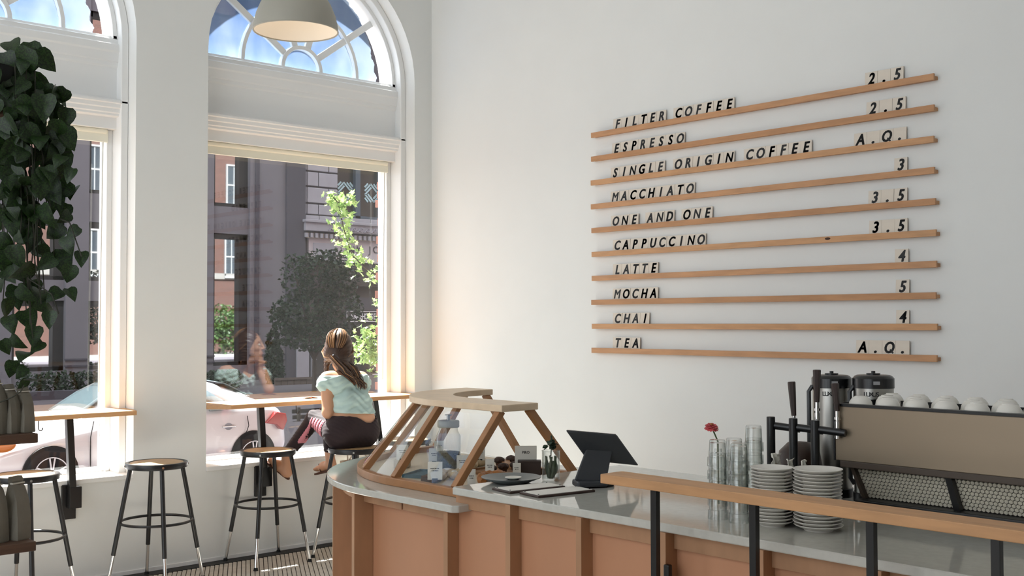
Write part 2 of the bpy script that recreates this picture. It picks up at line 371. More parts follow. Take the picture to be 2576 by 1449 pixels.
for wi, cx in enumerate(WIN):
    W = struct('window_%d' % (wi+1), (cx, 0, 0))
    # jamb casing, two steps
    b = MB(); band(b, 0, ZS, RA-.001, RA-.048, .115, .36, SILL); b.obj('casing', M_TRIM, W, bevel=.005)
    b = MB(); band(b, 0, ZS, RA-.048, RA-.078, .185, .36, 3.47); b.obj('fanlight_rim', M_TRIM, W, bevel=.004)
    # transom beam: profile in (y, z)
    ybk = .36
    prof = [(ybk, 3.475), (.215, 3.475), (.20, 3.455), (.185, 3.45), (.175, 3.42), (.155, 3.41), (.15, 3.365), (.16, 3.355), (.165, 3.30), (.175, 3.295), (.175, 3.27), (.19, 3.26),
            (.19, 3.045), (ybk, 3.045)]
    b = MB(); b.prism(prof, -RA+.002, RA-.002, 0); b.obj('transom_frieze', M_TRIM, W, bevel=.002)
    prof = [(ybk, 3.045), (.13, 3.045), (.115, 3.035), (.115, 3.02), (.125, 3.015), (.128, 2.99), (.138, 2.985), (.14, 2.96), (.15, 2.955), (.15, 2.94), (.19, 2.935), (.19, 2.86), (ybk, 2.86)]
    b = MB(); b.prism(prof, -RA+.002, RA-.002, 0); b.obj('transom_ledge', M_TRIM, W, bevel=.002)
    # lower sash and pane
    XO, XI, ZB, ZT = RA-.048, RA-.085, SILL, 2.86
    for s in (-1, 1):
        b = MB(); b.box(min(s*XO, s*XI), max(s*XO, s*XI), .25, .37, ZB, ZT); b.obj('sash_stile', M_TRIM, W, bevel=.004)
    b = MB(); b.box(-XI, XI, .27, .37, ZB, ZB+.02); b.obj('sash_rail', M_TRIM, W)
    b = MB(); b.box(-XI, XI, .25, .37, 2.83, ZT); b.obj('sash_rail', M_TRIM, W)
    b = MB(); b.box(-XI, XI, .23, .25, 2.775, 2.855); b.cyl((-XI+.01, .235, 2.845), (XI-.01, .235, 2.845), .018, n=12); b.obj('roller_blind', M_BLIND, W, bevel=.003)
    b = MB(); b.box(-XI, XI, GY-.004, GY+.004, ZB+.02, 2.83); b.obj('pane', M_GLASS, W)
    # bead chain of the blind, hanging down the right stile
    b = MB(); b.tube([(XI-.03, .24, 2.8), (XI-.045, .24, 1.15)], .0035, 6); b.obj('bead_chain', mat('chain', (210, 208, 200), .4), W)
    # fanlight: rings, spokes, panes
    zc = 3.475
    FC = (0, .25, zc)
    for (ri, ro) in ((.148, .178), (.476, .504)):
        b = MB(); band(b, 0, zc, ro, ri, .225, .275, n=24); b.obj('muntin', M_TRIM, W, bevel=.003)
    for k in range(1, 5):
        a = PI*k/5; d = Vector((math.cos(a), 0, math.sin(a)))
        b = MB(); b.beam(Vector(FC)+d*.165, Vector(FC)+d*.80, .05, .026, up=(0, 1, 0)); b.obj('muntin', M_TRIM, W, bevel=.003)
    def sector(r0, r1, a0, a1, n=8):
        p = [(r1*math.cos(a0+(a1-a0)*i/n), r1*math.sin(a0+(a1-a0)*i/n)) for i in range(n+1)]
        p += [(r0*math.cos(a1+(a0-a1)*i/n), r0*math.sin(a1+(a0-a1)*i/n)) for i in range(n+1)] if r0 > 0 else [(0, 0)]
        return p
    pcs = [(0, .155, 0, PI)]+[(.172, .48, PI*k/5, PI*(k+1)/5) for k in range(5)]+[(.50, .80, PI*k/5, PI*(k+1)/5) for k in range(5)]
    for q in pcs:
        b = MB(); b.prism(sector(*q), .0, .004, 1); o = b.obj('fanlight_pane', M_FILM, W, loc=(0, .262, zc))
    # stool board
    b = MB(); b.box(-RA+.001, RA-.001, -.012, .36, SILL-.03, SILL); b.obj('window_sill', M_TRIM, W, bevel=.004)

# ------------------------------------------------------------------ outside: ground, own brick front, the street
M_CONC = mat('pavement', (150, 146, 142), .9, var=(1.5, .15)); M_ROAD = mat('road', (92, 86, 92), .9, var=(.7, .2))
GZ = -.65
b = MB(); b.box(-40, 60, .4, 5.6, GZ-.3, -.5); tag(b.obj('pavement', M_CONC), kind='structure')
b = MB(); b.box(-60, 90, 5.6, 60, GZ-.3, GZ); tag(b.obj('street', M_ROAD), kind='structure')
def brick_mat(name, c1, c2, mortar, scale):
    m = bpy.data.materials.new(name); m.use_nodes = True; nt = m.node_tree; bs = nt.nodes['Principled BSDF']; bs.inputs['Roughness'].default_value = .9
    tc = nt.nodes.new('ShaderNodeTexCoord'); mp = nt.nodes.new('ShaderNodeMapping'); mp.inputs['Rotation'].default_value = (PI/2, 0, 0)
    br = nt.nodes.new('ShaderNodeTexBrick'); br.inputs['Scale'].default_value = scale
    br.inputs['Color1'].default_value = lin(c1); br.inputs['Color2'].default_value = lin(c2); br.inputs['Mortar'].default_value = lin(mortar)
    br.inputs['Mortar Size'].default_value = .012
    nt.links.new(tc.outputs['Object'], mp.inputs[0]); nt.links.new(mp.outputs[0], br.inputs['Vector']); nt.links.new(br.outputs[0], bs.inputs['Base Color']); return m
M_BRICK = brick_mat('red_brick', (72, 42, 34), (62, 36, 29), (78, 64, 57), 2.2)
bf = struct('wall_brick_front')
b = MB(); HB = 27.0
ex = [-14.0]+sorted(sum([[c-1.0, c+1.0] for c in WIN], []))+[70.0]
for i in range(0, len(ex), 2): b.box(ex[i], ex[i+1], .42, .62, GZ-.2, ZS)
for c in WIN:
    b.box(c-1.0, c+1.0, .42, .62, GZ-.2, .45); b.prism(arch_pts(c, ZS, 1.0)+[(c+1.0, 4.9), (c-1.0, 4.9)], .42, .62, 1)
for i in range(0, len(ex), 2): b.box(ex[i], ex[i+1], .42, .62, ZS, 4.9)
b.box(-14, 70, .42, .62, 4.9, HB)
b.obj('brickwork', M_BRICK, bf)
b = MB(); b.box(-14, 70, .62, .72, 4.6, 5.0); b.obj('stone_band', mat('band_stone', (110, 106, 102), .8), bf)
# the toothed bricks of the right jamb that show past the sash
M_BRK1 = mat('jamb_brick', (150, 96, 82), .9, var=(20, .3)); bb = MB(); bb.box(-.06, .06, -.05, .05, -.031, .031); bm1 = bb.mesh('brick', M_BRK1)
for k in range(40):
    link('brick', bm1, bf, (WIN[0]+1.0+.058+random.uniform(-.022, .006)-.02*(k % 2), .60, .55+k*.075), (0, 0, random.uniform(-.05, .05)))
# sash windows of the own upper floors (seen mirrored in the glass across the street)
M_SASH = mat('sash_white', (150, 150, 150), .6); M_DARKG = mat('dark_pane', (34, 40, 46), .08, spec=.8)
def sash(x, z, wd, ht):
    w_ = struct('window_3', (x, .62, z)) if False else None
    b = MB(); t = .09
    root = bpy.data.objects.new('upper_window', None); COL.objects.link(root); root.location = (x, .62, z); root.parent = bf
    b.box(-wd/2-t, -wd/2, 0, .1, -t, ht+t); b.box(wd/2, wd/2+t, 0, .1, -t, ht+t); b.box(-wd/2, wd/2, 0, .1, ht, ht+t); b.box(-wd/2-.1, wd/2+.1, 0, .16, -t-.06, 0)
    b.box(-wd/2, wd/2, 0, .06, ht*.5-.04, ht*.5+.04); b.box(-.025, .025, 0, .05, 0, ht)
    b.obj('window_frame', M_SASH, root)
    b = MB(); b.box(-wd/2, wd/2, .0, .02, 0, ht); b.obj('window_pane', M_DARKG, root)
FY = 32.0; VY = 2*FY-.62
def vx(px, py): p = ony(VY, px, py); return p.x, p.z
for (pa, pb, ya, yb) in ((226, 272, 358, 482), (224, 258, 572, 690), (582, 620, 410, 514), (578, 612, 592, 694), (120, 146, 360, 470)):
    x0, z1 = vx(pa, ya); x1, z0 = vx(pb, yb); sash((x0+x1)/2, z0, x1-x0-.15, z1-z0-.1)
# ================================================================== ACROSS THE STREET
M_STUC = mat('grey_stucco', (120, 117, 124), .9, var=(.6, .12)); M_STUC2 = mat('grey_stucco_dark', (78, 75, 84), .9, var=(.6, .15))
M_FRAME = mat('dark_frame', (30, 30, 33), .5); M_MIRR = mat('street_glass', (222, 228, 232), .02, 1.0)
M_LIME = mat('limestone', (160, 158, 166), .85, var=(3, .1)); M_LIMED = mat('limestone_joint', (92, 90, 96), .9)
M_BROWN = mat('entrance_brown', (74, 66, 66), .8, var=(2, .2)); M_DKD = mat('door_dark', (44, 42, 44), .6)
def fx(px, py=810): return ony(FY, px, py).x
def fz(py, px): return ony(FY, px, py).z
g = thing('grey_building', 'grey stucco building with tall mirrored window bays across the street', 'building', (0, FY, GZ))
g.location = (0, 0, 0)
HT = 30.0
zA, zB, zC, zD, zE = fz(485, 230), fz(557, 230), fz(706, 230), fz(757, 230), fz(934, 230)
bays = [(fx(30), fx(165)), (fx(222), fx(318)), (fx(537), fx(628))]
piers = [(fx(-700), fx(30)), (fx(165), fx(222)), (fx(318), fx(537)), (fx(628), fx(764))]
for i, (a, c) in enumerate(piers):
    b = MB(); b.box(a, c, FY, FY+.8, GZ, HT); b.obj('pier', M_STUC, g)
# recessed joints and plinth courses on the piers
for (a, c) in piers[1:]:
    for yy in (902, 918):
        zz = fz(yy, 195); b = MB(); b.box(a-.03, c+.03, FY-.06, FY, zz-.06, zz); b.obj('plinth_course', M_STUC2, g)
b = MB(); b.box(fx(640), fx(650), FY-.05, FY+.02, GZ, HT); b.obj('joint', M_STUC2, g)
b = MB(); b.box(fx(717), fx(764), FY-.12, FY, GZ, HT); b.obj('corner_pier', M_STUC2, g)
for k, (a, c) in enumerate(bays):
    z2 = [(GZ, zE)] + [(zC, zD)] + [(zA, zB)]
    zs_ = [(zE+.05, zD-.0), (zC, zB), (zA, zA+2.9), (zA+3.6, zA+6.5), (zA+7.2, zA+10)]
    if k == 2: zs_ = [(zE+.05, zB-.15), (zA-.12, zA+2.9), (zA+3.6, zA+6.5), (zA+7.2, zA+10)]
    prev = GZ
    for (u0, u1) in sorted([(min(p), max(p)) for p in zs_]):
        b = MB(); b.box(a, c, FY+.12, FY+.7, prev, u0); b.obj('spandrel', M_STUC, g)
        fr = MB(); t = .14
        fr.box(a, a+t, FY+.2, FY+.5, u0, u1); fr.box(c-t*(2.6 if k != 1 else 1), c, FY+.2, FY+.5, u0, u1); fr.box(a, c, FY+.2, FY+.5, u0, u0+t); fr.box(a, c, FY+.2, FY+.5, u1-t*1.4, u1)
        f_ = fr.obj('window_frame', M_FRAME, g)
        pn = MB(); pn.box(a+t, c-t, FY+.38, FY+.4, u0+t, u1-t); pn.obj('window_pane', M_MIRR, f_)
        prev = u1
    b = MB(); b.box(a, c, FY+.12, FY+.7, prev, HT); b.obj('spandrel', M_STUC, g)
# --- limestone bank building to the right
lb = thing('limestone_building', 'pale limestone corner building with carved frieze and bakery entrance', 'building')
x0, x1 = fx(764)+.01, fx(1500)
b = MB(); zw0, zw1 = fz(549, 900), fz(405, 900); wx0 = fx(849)
b.box(x0, x1, FY+.1, FY+.8, zw1+.3, HT); b.box(x0, wx0, FY+.1, FY+.8, zw0, zw1+.3); b.box(x0, x1, FY+.1, FY+.8, fz(660, 870), zw0)
b.obj('wall', M_LIMED, lb)
ys_ = [(400, 432), (434, 470), (472.5, 512), (514.5, 541)]
for r, (ya, yb) in enumerate(ys_):
    cuts = [766, 800, 849] if r % 2 else [766, 826, 849]
    cuts = [766, 771]+cuts[1:]
    for i in range(len(cuts)-1):
        b = MB(); b.box(fx(cuts[i])+.02, fx(cuts[i+1])-.02, FY-.02, FY+.12, fz(yb, 805)+.015, fz(ya, 805)-.015); b.obj('stone_block', M_LIME, lb, bevel=.02)
for i, (a, c) in enumerate(((766, 801), (801, 842), (842, 879), (879, 930), (930, 972), (972, 1020))):
    b = MB(); b.box(fx(a)+.015, fx(c)-.015, FY-.05, FY+.12, fz(554, 800), fz(543, 800)); b.obj('stone_block', M_LIME, lb, bevel=.02)
# big dark window with mullions and printed octagon ornaments
wf = MB(); 
for (a, c) in ((849, 852), (901, 913), (962, 968), (1030, 1036)): wf.box(fx(a), fx(c), FY+.2, FY+.45, zw0, zw1+.3)
wf.box(wx0, x1, FY+.2, FY+.45, zw0, zw0+.12); wfo = wf.obj('window_frame', mat('slate_frame', (70, 84, 98), .5), lb)
b = MB(); b.box(wx0, x1, FY+.42, FY+.46, zw0, zw1+.3); b.obj('window_pane', mat('tint_pane', (52, 58, 58), .05, spec=.8), wfo)
M_ORN = mat('ornament_print', (176, 206, 214), .5)
def ornament(px, py, hw):
    c = ony(FY+.4, px, py); R_ = abs(ony(FY+.4, px+hw, py).x-c.x); b = MB()
    for q in range(4):
        rot = Matrix.Rotation(q*PI/2, 3, 'Y')
        for j, (off, ln, sh) in enumerate(((.98, .52, 0), (.72, .95, .02), (.46, 1.0, .22))):
            d = rot @ Vector((1, 0, 1)).normalized(); t = rot @ Vector((-1, 0, 1)).normalized()
            m_ = c+d*off*R_*.98+t*(sh*R_)
            b.beam(m_-t*ln*R_*.5, m_+t*ln*R_*.5, .012, R_*.17, up=d)
    b.obj('ornament', M_ORN, lb)
for px, py in ((869, 481), (936.5, 486), (1004, 491)): ornament(px, py, 22)
# carved band: running wave scrolls, dentils
z0, z1 = fz(583, 800), fz(556, 800)
b = MB(); b.box(x0-.1, x1, FY-.28, FY+.1, z0, z1); b.box(x0-.15, x1, FY-.36, FY+.1, z1-.1, z1+.02); b.obj('carved_band', M_LIME, lb, bevel=.02)
wv = MB(); hh = z1-z0-.16
wv_step = hh*1.25
xx = x0+1.1
M_CARV = mat('carving', (150, 146, 156), .9)
while xx < fx(1300):
    pts = []
    for i in range(15):
        a = i/14*2.6*PI; rr = hh*.36*(1-i/18); pts.append((xx+rr*math.cos(a+PI)+hh*.3, FY-.29, z0+hh*.5+.04+rr*math.sin(a+PI)))
    pts = [(xx+hh*1.25, FY-.29, z0+.08), (xx+hh*.9, FY-.29, z0+.1)]+pts[::-1][::-1]
    wv2 = MB(); wv2.tube(pts[2:], .035, 5); wv2.tube([pts[2], (xx-.25*hh, FY-.29, z0+hh*.2), (xx-hh*.55, FY-.29, z0+.06)], .035, 5); wv2.obj('wave_scroll', M_CARV, lb); xx += wv_step
z2, z3 = fz(600, 800), fz(587, 800)
b = MB(); b.box(x0-.05, x1, FY-.08, FY+.1, z2, z3); b.obj('dentil_course', mat('dentil_backing', (196, 184, 168), .9), lb)  # plain course behind the dentils, paler and warmer than the limestone
xx = x0; dm = MB(); dm.box(-.06, .06, -.1, .1, -(z3-z2)*.42, (z3-z2)*.42); dme = dm.mesh('dentil', M_LIME)
while xx < fx(1300): link('dentil', dme, lb, (xx, FY-.12, (z2+z3)/2)); xx += .235
# inscription frieze
b = MB(); b.box(x0+.2, x1, FY-.02, FY+.1, fz(660, 870), fz(604, 870)); b.obj('inscription_slab', mat('slab_stone', (190, 182, 186), .85, var=(2, .1)), lb)
b = MB(); b.box(x0+.4, fx(843), FY-.06, FY+.02, fz(655, 820), fz(612, 820)); b.obj('raised_panel', M_LIME, lb, bevel=.02)
M_INK = mat('incised_letter', (66, 60, 66), .8)
for ch, px in (('N', 884), ('K', 903), ('J', 930.5), ('O', 946), ('H', 963)):
    p = ony(FY-.03, px, 637); link('inscribed_letter', glyph(ch, .42, M_INK, 0, 0, .02), lb, p, (PI/2, 0, 0))
# recessed brown entrance, doors, sign board
zt = fz(660, 870)
b = MB(); b.box(x0, x1, FY+.35, FY+.8, GZ, zt); b.box(fx(870), x1, FY+.05, FY+.35, fz(720, 900), zt); b.obj('entrance_wall', M_BROWN, lb)
b = MB(); b.box(fx(880), x1, FY-.02, FY+.35, fz(826, 900), fz(748, 900)); b.obj('fascia', M_STUC2, lb)
for px in (866, 893, 903, 940, 951):
    b = MB(); b.box(fx(px)-.1, fx(px)+.1, FY+.0, FY+.35, fz(715, 900), fz(668, 900)); b.obj('fluted_strip', M_BROWN, lb)
b = MB(); b.prism([(fx(872), GZ)]+[(fx(872)+(fx(1010)-fx(872))*i/12, fz(872, 900)+math.sin(PI*i/12)*1.1) for i in range(13)]+[(fx(1010), GZ)], FY+.2, FY+.36, 1); b.obj('arched_door', M_DKD, lb)
for (a, c) in ((938, 953), (957, 976)):
    for (ya, yb) in ((902, 932), (938, 965)):
        b = MB(); b.box(fx(a), fx(c), FY+.12, FY+.2, fz(yb, 950), fz(ya, 950)); b.obj('door_pane', mat('door_glass', (120, 112, 104), .2), lb)
b = MB(); b.box(fx(941), fx(954), FY+.08, FY+.12, fz(963, 950), fz(941, 950)); b.obj('paper_notice', mat('notice', (215, 212, 215), .8), lb)
b = MB(); b.box(fx(741), fx(771), FY-.2, FY+.35, GZ, fz(872, 760)); b.box(fx(778), fx(790), FY-.2, FY+.35, GZ, fz(872, 760)); b.obj('column', M_LIME, lb)
sg = thing('bakehouse_sign', 'dark rectangular sign reading BAKEHOUSE with white border', 'sign', ony(FY-.1, 914, 796))
p0 = ony(FY-.1, 871, 812); p1_ = ony(FY-.1, 957, 781); hw = (p1_.x-p0.x)/2; hh = (p1_.z-p0.z)/2
b = MB(); b.box(-hw, hw, 0, .08, -hh, hh); b.obj('board', mat('sign_black', (40, 38, 42), .6), sg)
M_SW = mat('sign_white', (226, 224, 228), .6); b = MB(); t = .03; e = .03
b.box(-hw+e, hw-e, -.01, 0, hh-e-t, hh-e); b.box(-hw+e, hw-e, -.01, 0, -hh+e, -hh+e+t); b.box(-hw+e, -hw+e+t, -.01, 0, -hh+e, hh-e); b.box(hw-e-t, hw-e, -.01, 0, -hh+e, hh-e); b.obj('border', M_SW, sg)
for i, ch in enumerate('BAKEHOUSE'):
    sgl = glyph(ch, .36, M_SW, 0, .006, .005); o = link('letter', sgl, sg, (-hw+.3+i*(2*hw-.6)/8, -.012, -.125), (PI/2, 0, 0)); o.scale = (.66, 1, 1)
b = MB(); b.box(-hw+.3+5*(2*hw-.6)/8-.11, -hw+.3+5*(2*hw-.6)/8+.11, -.012, 0, -.185, -.16); b.obj('letter_underline', M_SW, sg)

# --- foliage
def leaf_mat(name, c1, c2, tr=.35):
    m = bpy.data.materials.new(name); m.use_nodes = True; nt = m.node_tree
    for n in list(nt.nodes): nt.nodes.remove(n)
    out = nt.nodes.new('ShaderNodeOutputMaterial'); d = nt.nodes.new('ShaderNodeBsdfPrincipled'); d.inputs['Roughness'].default_value = .45; t = nt.nodes.new('ShaderNodeBsdfTranslucent'); mx = nt.nodes.new('ShaderNodeMixShader')
    oi = nt.nodes.new('ShaderNodeTexCoord'); nz = nt.nodes.new('ShaderNodeTexNoise'); nz.inputs['Scale'].default_value = 18; nt.links.new(oi.outputs['Object'], nz.inputs['Vector'])
    cm = nt.nodes.new('ShaderNodeMix'); cm.data_type = 'RGBA'; cm.inputs[6].default_value = lin(c1); cm.inputs[7].default_value = lin(c2)
    rp = nt.nodes.new('ShaderNodeValToRGB'); rp.color_ramp.elements[0].position = .42; rp.color_ramp.elements[1].position = .6; nt.links.new(nz.outputs[0], rp.inputs[0]); nt.links.new(rp.outputs[0], cm.inputs[0])
    nt.links.new(cm.outputs[2], d.inputs['Base Color']); nt.links.new(cm.outputs[2], t.inputs[0]); mx.inputs[0].default_value = tr
    nt.links.new(d.outputs[0], mx.inputs[1]); nt.links.new(t.outputs[0], mx.inputs[2]); nt.links.new(mx.outputs[0], out.inputs[0]); return m
M_LEAFD = leaf_mat('dark_leaf', (10, 30, 12), (26, 54, 20), .2); M_LEAFY = leaf_mat('ivy_leaf', (120, 150, 84), (168, 190, 120), .45); M_BARK = mat('bark', (74, 64, 60), .9, var=(10, .3))
MAPLE = [(0, -.5), (.12, -.2), (.45, -.28), (.34, -.02), (.5, .2), (.2, .2), (0, .55), (-.2, .2), (-.5, .2), (-.34, -.02), (-.45, -.28), (-.12, -.2)]
OVAL = [(0, -.5), (.26, -.2), (.3, .08), (.16, .34), (0, .5), (-.16, .34), (-.3, .08), (-.26, -.2)]
def leaves(pts, size, shape, nrm=None, fold=.25):
    b = MB()
    for p in pts:
        s = size*random.uniform(.7, 1.25); R = (Matrix.Rotation(random.uniform(0, 2*PI), 3, 'Z') @ Matrix.Rotation(random.uniform(.2, 1.5), 3, 'X') @ Matrix.Rotation(random.uniform(0, 2*PI), 3, 'Z'))
        if nrm: R = nrm(p)
        vs = [Vector(p)]+[Vector(p)+R @ Vector((u*s, v*s, abs(u)*s*fold)) for u, v in shape]; n = len(shape)
        b.add(vs, [(0, i+1, (i+1) % n+1) for i in range(n)])
    return b
def in_blobs(n, blobs):
    out = []
    vol = np.array([r[0]*r[1]*r[2] for _, r in blobs]); vol = vol/vol.sum()
    for _ in range(n):
        c, r = blobs[rng.choice(len(blobs), p=vol)]
        d = rng.normal(size=3); d /= np.linalg.norm(d); q = rng.uniform(.35, 1)**.5
        out.append((c[0]+d[0]*r[0]*q, c[1]+d[1]*r[1]*q, c[2]+d[2]*r[2]*q))
    return out
def leafobj(name, mb, m, parent):
    me = bpy.data.meshes.new(name); me.from_pydata([tuple(v) for v in mb.v], [], mb.f); me.materials.append(m); o = bpy.data.objects.new(name, me); COL.objects.link(o); o.parent = parent; o['kind'] = 'stuff'; return o
def tree(name, label, Y, blobs_px, trunk_px, n, size, m=M_LEAFD, shape=OVAL, branch=True):
    """blobs_px: (px,py,half width px,half height px)"""
    base = ony(Y, *trunk_px[0]); t = thing(name, label, 'tree', (base.x, Y, GZ)); t.location = (0, 0, 0)
    bl = []
    for (px, py, wx, wz) in blobs_px:
        c = ony(Y, px, py); rx = ony(Y, px+wx, py).x-c.x; rz = abs(ony(Y, px, py-wz).z-c.z); bl.append(((c.x, c.y+random.uniform(-.2, .2), c.z), (rx, rx*.9, rz)))
    leafobj('foliage', leaves(in_blobs(n, bl), size, shape), m, t)
    b = MB(); fork = ony(Y, *trunk_px[1]); b.tube([(base.x, Y, GZ), (base.x, Y, base.z), fork], [.10, .085, .07], 8); b.obj('trunk', M_BARK, t, smooth=True)
    if branch:
        b = MB()
        for c, r in bl: b.tube([fork, (fork+Vector(c))/2+Vector((0, 0, .1)), Vector(c)], [.05, .03, .012], 6)
        b.obj('branch', M_BARK, t, smooth=True)
    return t
tree('street_tree', 'dark green young street tree in front of the grey building', 24.0,
     [(800, 690, 62, 62), (740, 700, 38, 60), (850, 690, 45, 70), (770, 790, 78, 60), (845, 780, 55, 60), (720, 800, 45, 40), (790, 850, 85, 35), (740, 655, 20, 22), (805, 640, 18, 16), (850, 640, 22, 14)], [(791, 985), (791, 905)], 4200, .15)
tree('slim_evergreen', 'slim dark clipped evergreen beside the grey pier', 29.0, [(690, 860, 17, 34), (690, 900, 20, 40), (690, 940, 22, 40)], [(690, 985), (690, 960)], 1500, .16, branch=False)
tree('mirrored_tree', 'leafy street tree mirrored in the shopfront glass opposite', 0, [], [(0, 0), (0, 0)], 0, .1) if False else None
# street tree on the near pavement (only its mirror image shows, in the glass of the bay opposite)
mt = thing('pavement_tree', 'green leafy tree mirrored in the tall shop window opposite', 'tree')
Yt = 4.0; c0 = ony(2*FY-Yt, 575, 850); bl = [((c0.x+dx, Yt+dy, c0.z+dz), (1.5, 1.2, 1.1)) for dx, dy, dz in ((-1, 0, .6), (.8, .3, .2), (0, -.4, 1.2), (-.4, 0, -.6), (1.4, 0, .9))]
leafobj('foliage', leaves(in_blobs(2200, bl), .26, OVAL), leaf_mat('bright_leaf', (40, 66, 26), (66, 90, 40), .3), mt)
b = MB(); b.tube([(c0.x, Yt, -.5), (c0.x+.1, Yt, c0.z), (c0.x-.1, Yt, c0.z+1.2)], [.12, .1, .05], 8); b.obj('trunk', mat('pale_bark', (130, 128, 122), .8), mt, smooth=True)
for nm, a, c, yy, lab in (('hedge', 80, 345, 955, 'low dark hedge along the pavement, left of the white pillar'), ('hedge', 505, 580, 950, 'short dark hedge under the mirrored bay behind the car')):
    Yh = 27.0; p = ony(Yh, a, yy); q = ony(Yh, c, yy); h_ = thing('hedge', lab, 'hedge')
    zt_ = p.z+.25; nb = max(3, int((q.x-p.x)/.5))
    leafobj('foliage', leaves(in_blobs(int(330*nb), [((p.x+(q.x-p.x)*i/nb, Yh, (GZ+zt_)/2), (.45, .35, (zt_-GZ)/2*random.uniform(.85, 1.1))) for i in range(nb+1)]), .12, OVAL), M_LEAFD, h_)
# low kerb wall under the bays, bench-like fence boards near the corner
b = MB(); b.box(fx(-300), fx(345), 26.2, 26.5, GZ, GZ+.25); tag(b.obj('planter_kerb', M_STUC2), 'low grey kerb in front of the hedge', 'kerb')
fb = thing('boarded_fence', 'low weathered board fence left of the bakery entrance', 'fence')
Yf = 28.0
for i in range(6):
    a = ony(Yf, 692+i*16, 955); c = ony(Yf, 707+i*16, 955); b = MB(); b.box(a.x, c.x, Yf, Yf+.05, GZ, ony(Yf, 700, 952).z); b.obj('board', mat('fence_board', (96, 84, 78), .8, var=(4, .2)), fb)
b = MB(); b.box(ony(Yf, 690, 950).x, ony(Yf, 790, 950).x, Yf-.04, Yf, ony(Yf, 700, 957).z, ony(Yf, 700, 951).z); b.obj('cap_rail', mat('fence_board', (96, 84, 78)), fb)

# --- sunlit ivy hanging outside the right window
iv = thing('ivy_vine', 'sunlit pale green ivy branch hanging outside the right window', 'vine')
Yv = .85
paths = [[(990, 735), (960, 700), (915, 672), (885, 640), (868, 590), (858, 545), (850, 510), (832, 488)], [(990, 560), (975, 600), (985, 650), (968, 700)],
         [(992, 690), (975, 760), (962, 775)], [(992, 800), (960, 840), (935, 850), (905, 885)], [(992, 850), (960, 890), (925, 905)], [(862, 540), (885, 490)]]
pts = []; bb = MB()
for pa in paths:
    P3 = [ony(Yv+random.uniform(-.04, .04), *q) for q in pa]; bb.tube(P3, [.006]*(len(P3)-1)+[.003], 5)
    for i in range(len(P3)-1):
        for k in range(30 if pa[0][1] < 790 else 70):
            q = P3[i].lerp(P3[i+1], random.random()); s = .045 if pa[0][1] < 790 else .085
            pts.append(q+Vector((random.gauss(0, s), random.gauss(0, .05), random.gauss(0, s))))
xm = ony(Yv, 984, 800).x
pts = [p for p in pts if p.x < xm+.02]
leafobj('foliage', leaves(pts, .062, MAPLE), M_LEAFY, iv); bb.obj('stem', M_BARK, iv, smooth=True)

# --- dark slatted bench and a pale blue cafe chair across the road
bn = thing('street_bench', 'dark slatted bench on the far pavement, seen under the bar', 'bench'); Yb = 15.0; M_BEN = mat('bench_dark', (46, 44, 46), .7)
xa, xb_ = ony(Yb, 745, 1060).x, ony(Yb, 925, 1060).x; zs0 = ony(Yb, 830, 1082).z
for k in range(3):
    b = MB(); b.box(xa, xb_, Yb-.05-.14*k, Yb+.05-.14*k, zs0, zs0+.04); b.obj('seat_slat', M_BEN, bn)
for k in range(3):
    b = MB(); b.box(xa, xb_, Yb+.12+.02*k, Yb+.15+.02*k, zs0+.16+.13*k, zs0+.25+.13*k); b.obj('back_slat', M_BEN, bn)
for x in (xa+.12, (xa+xb_)/2, xb_-.12):
    b = MB(); b.box(x-.03, x+.03, Yb-.33, Yb-.27, GZ, zs0); b.box(x-.03, x+.03, Yb+.06, Yb+.12, GZ, zs0+.56); b.box(x-.03, x+.03, Yb-.33, Yb+.12, zs0-.05, zs0); b.obj('leg_frame', M_BEN, bn)
ch = thing('cafe_chair', 'pale blue metal chair outside, beside the brick jamb', 'chair'); Yk = 9.0; M_CB = mat('pale_blue_metal', (150, 178, 200), .4, .2)
p = ony(Yk, 958, 1068); zs1 = GZ+.45; x_ = p.x
b = MB(); b.box(x_-.2, x_+.2, Yk-.2, Yk+.2, zs1-.02, zs1); b.obj('seat', M_CB, ch, bevel=.008)
for sx in (-1, 1):
    for sy in (-1, 1): b = MB(); b.cyl((x_+sx*.17, Yk+sy*.17, zs1), (x_+sx*.21, Yk+sy*.21, GZ), .014, n=10); b.obj('leg', M_CB, ch, smooth=True)
b = MB(); b.tube([(x_-.18, Yk+.18, zs1), (x_-.19, Yk+.24, zs1+.36), (x_-.12, Yk+.25, zs1+.43), (x_+.12, Yk+.25, zs1+.43), (x_+.19, Yk+.24, zs1+.36), (x_+.18, Yk+.18, zs1)], .014, 8); b.box(x_-.16, x_+.16, Yk+.225, Yk+.24, zs1+.22, zs1+.36); b.obj('backrest', M_CB, ch, smooth=True)
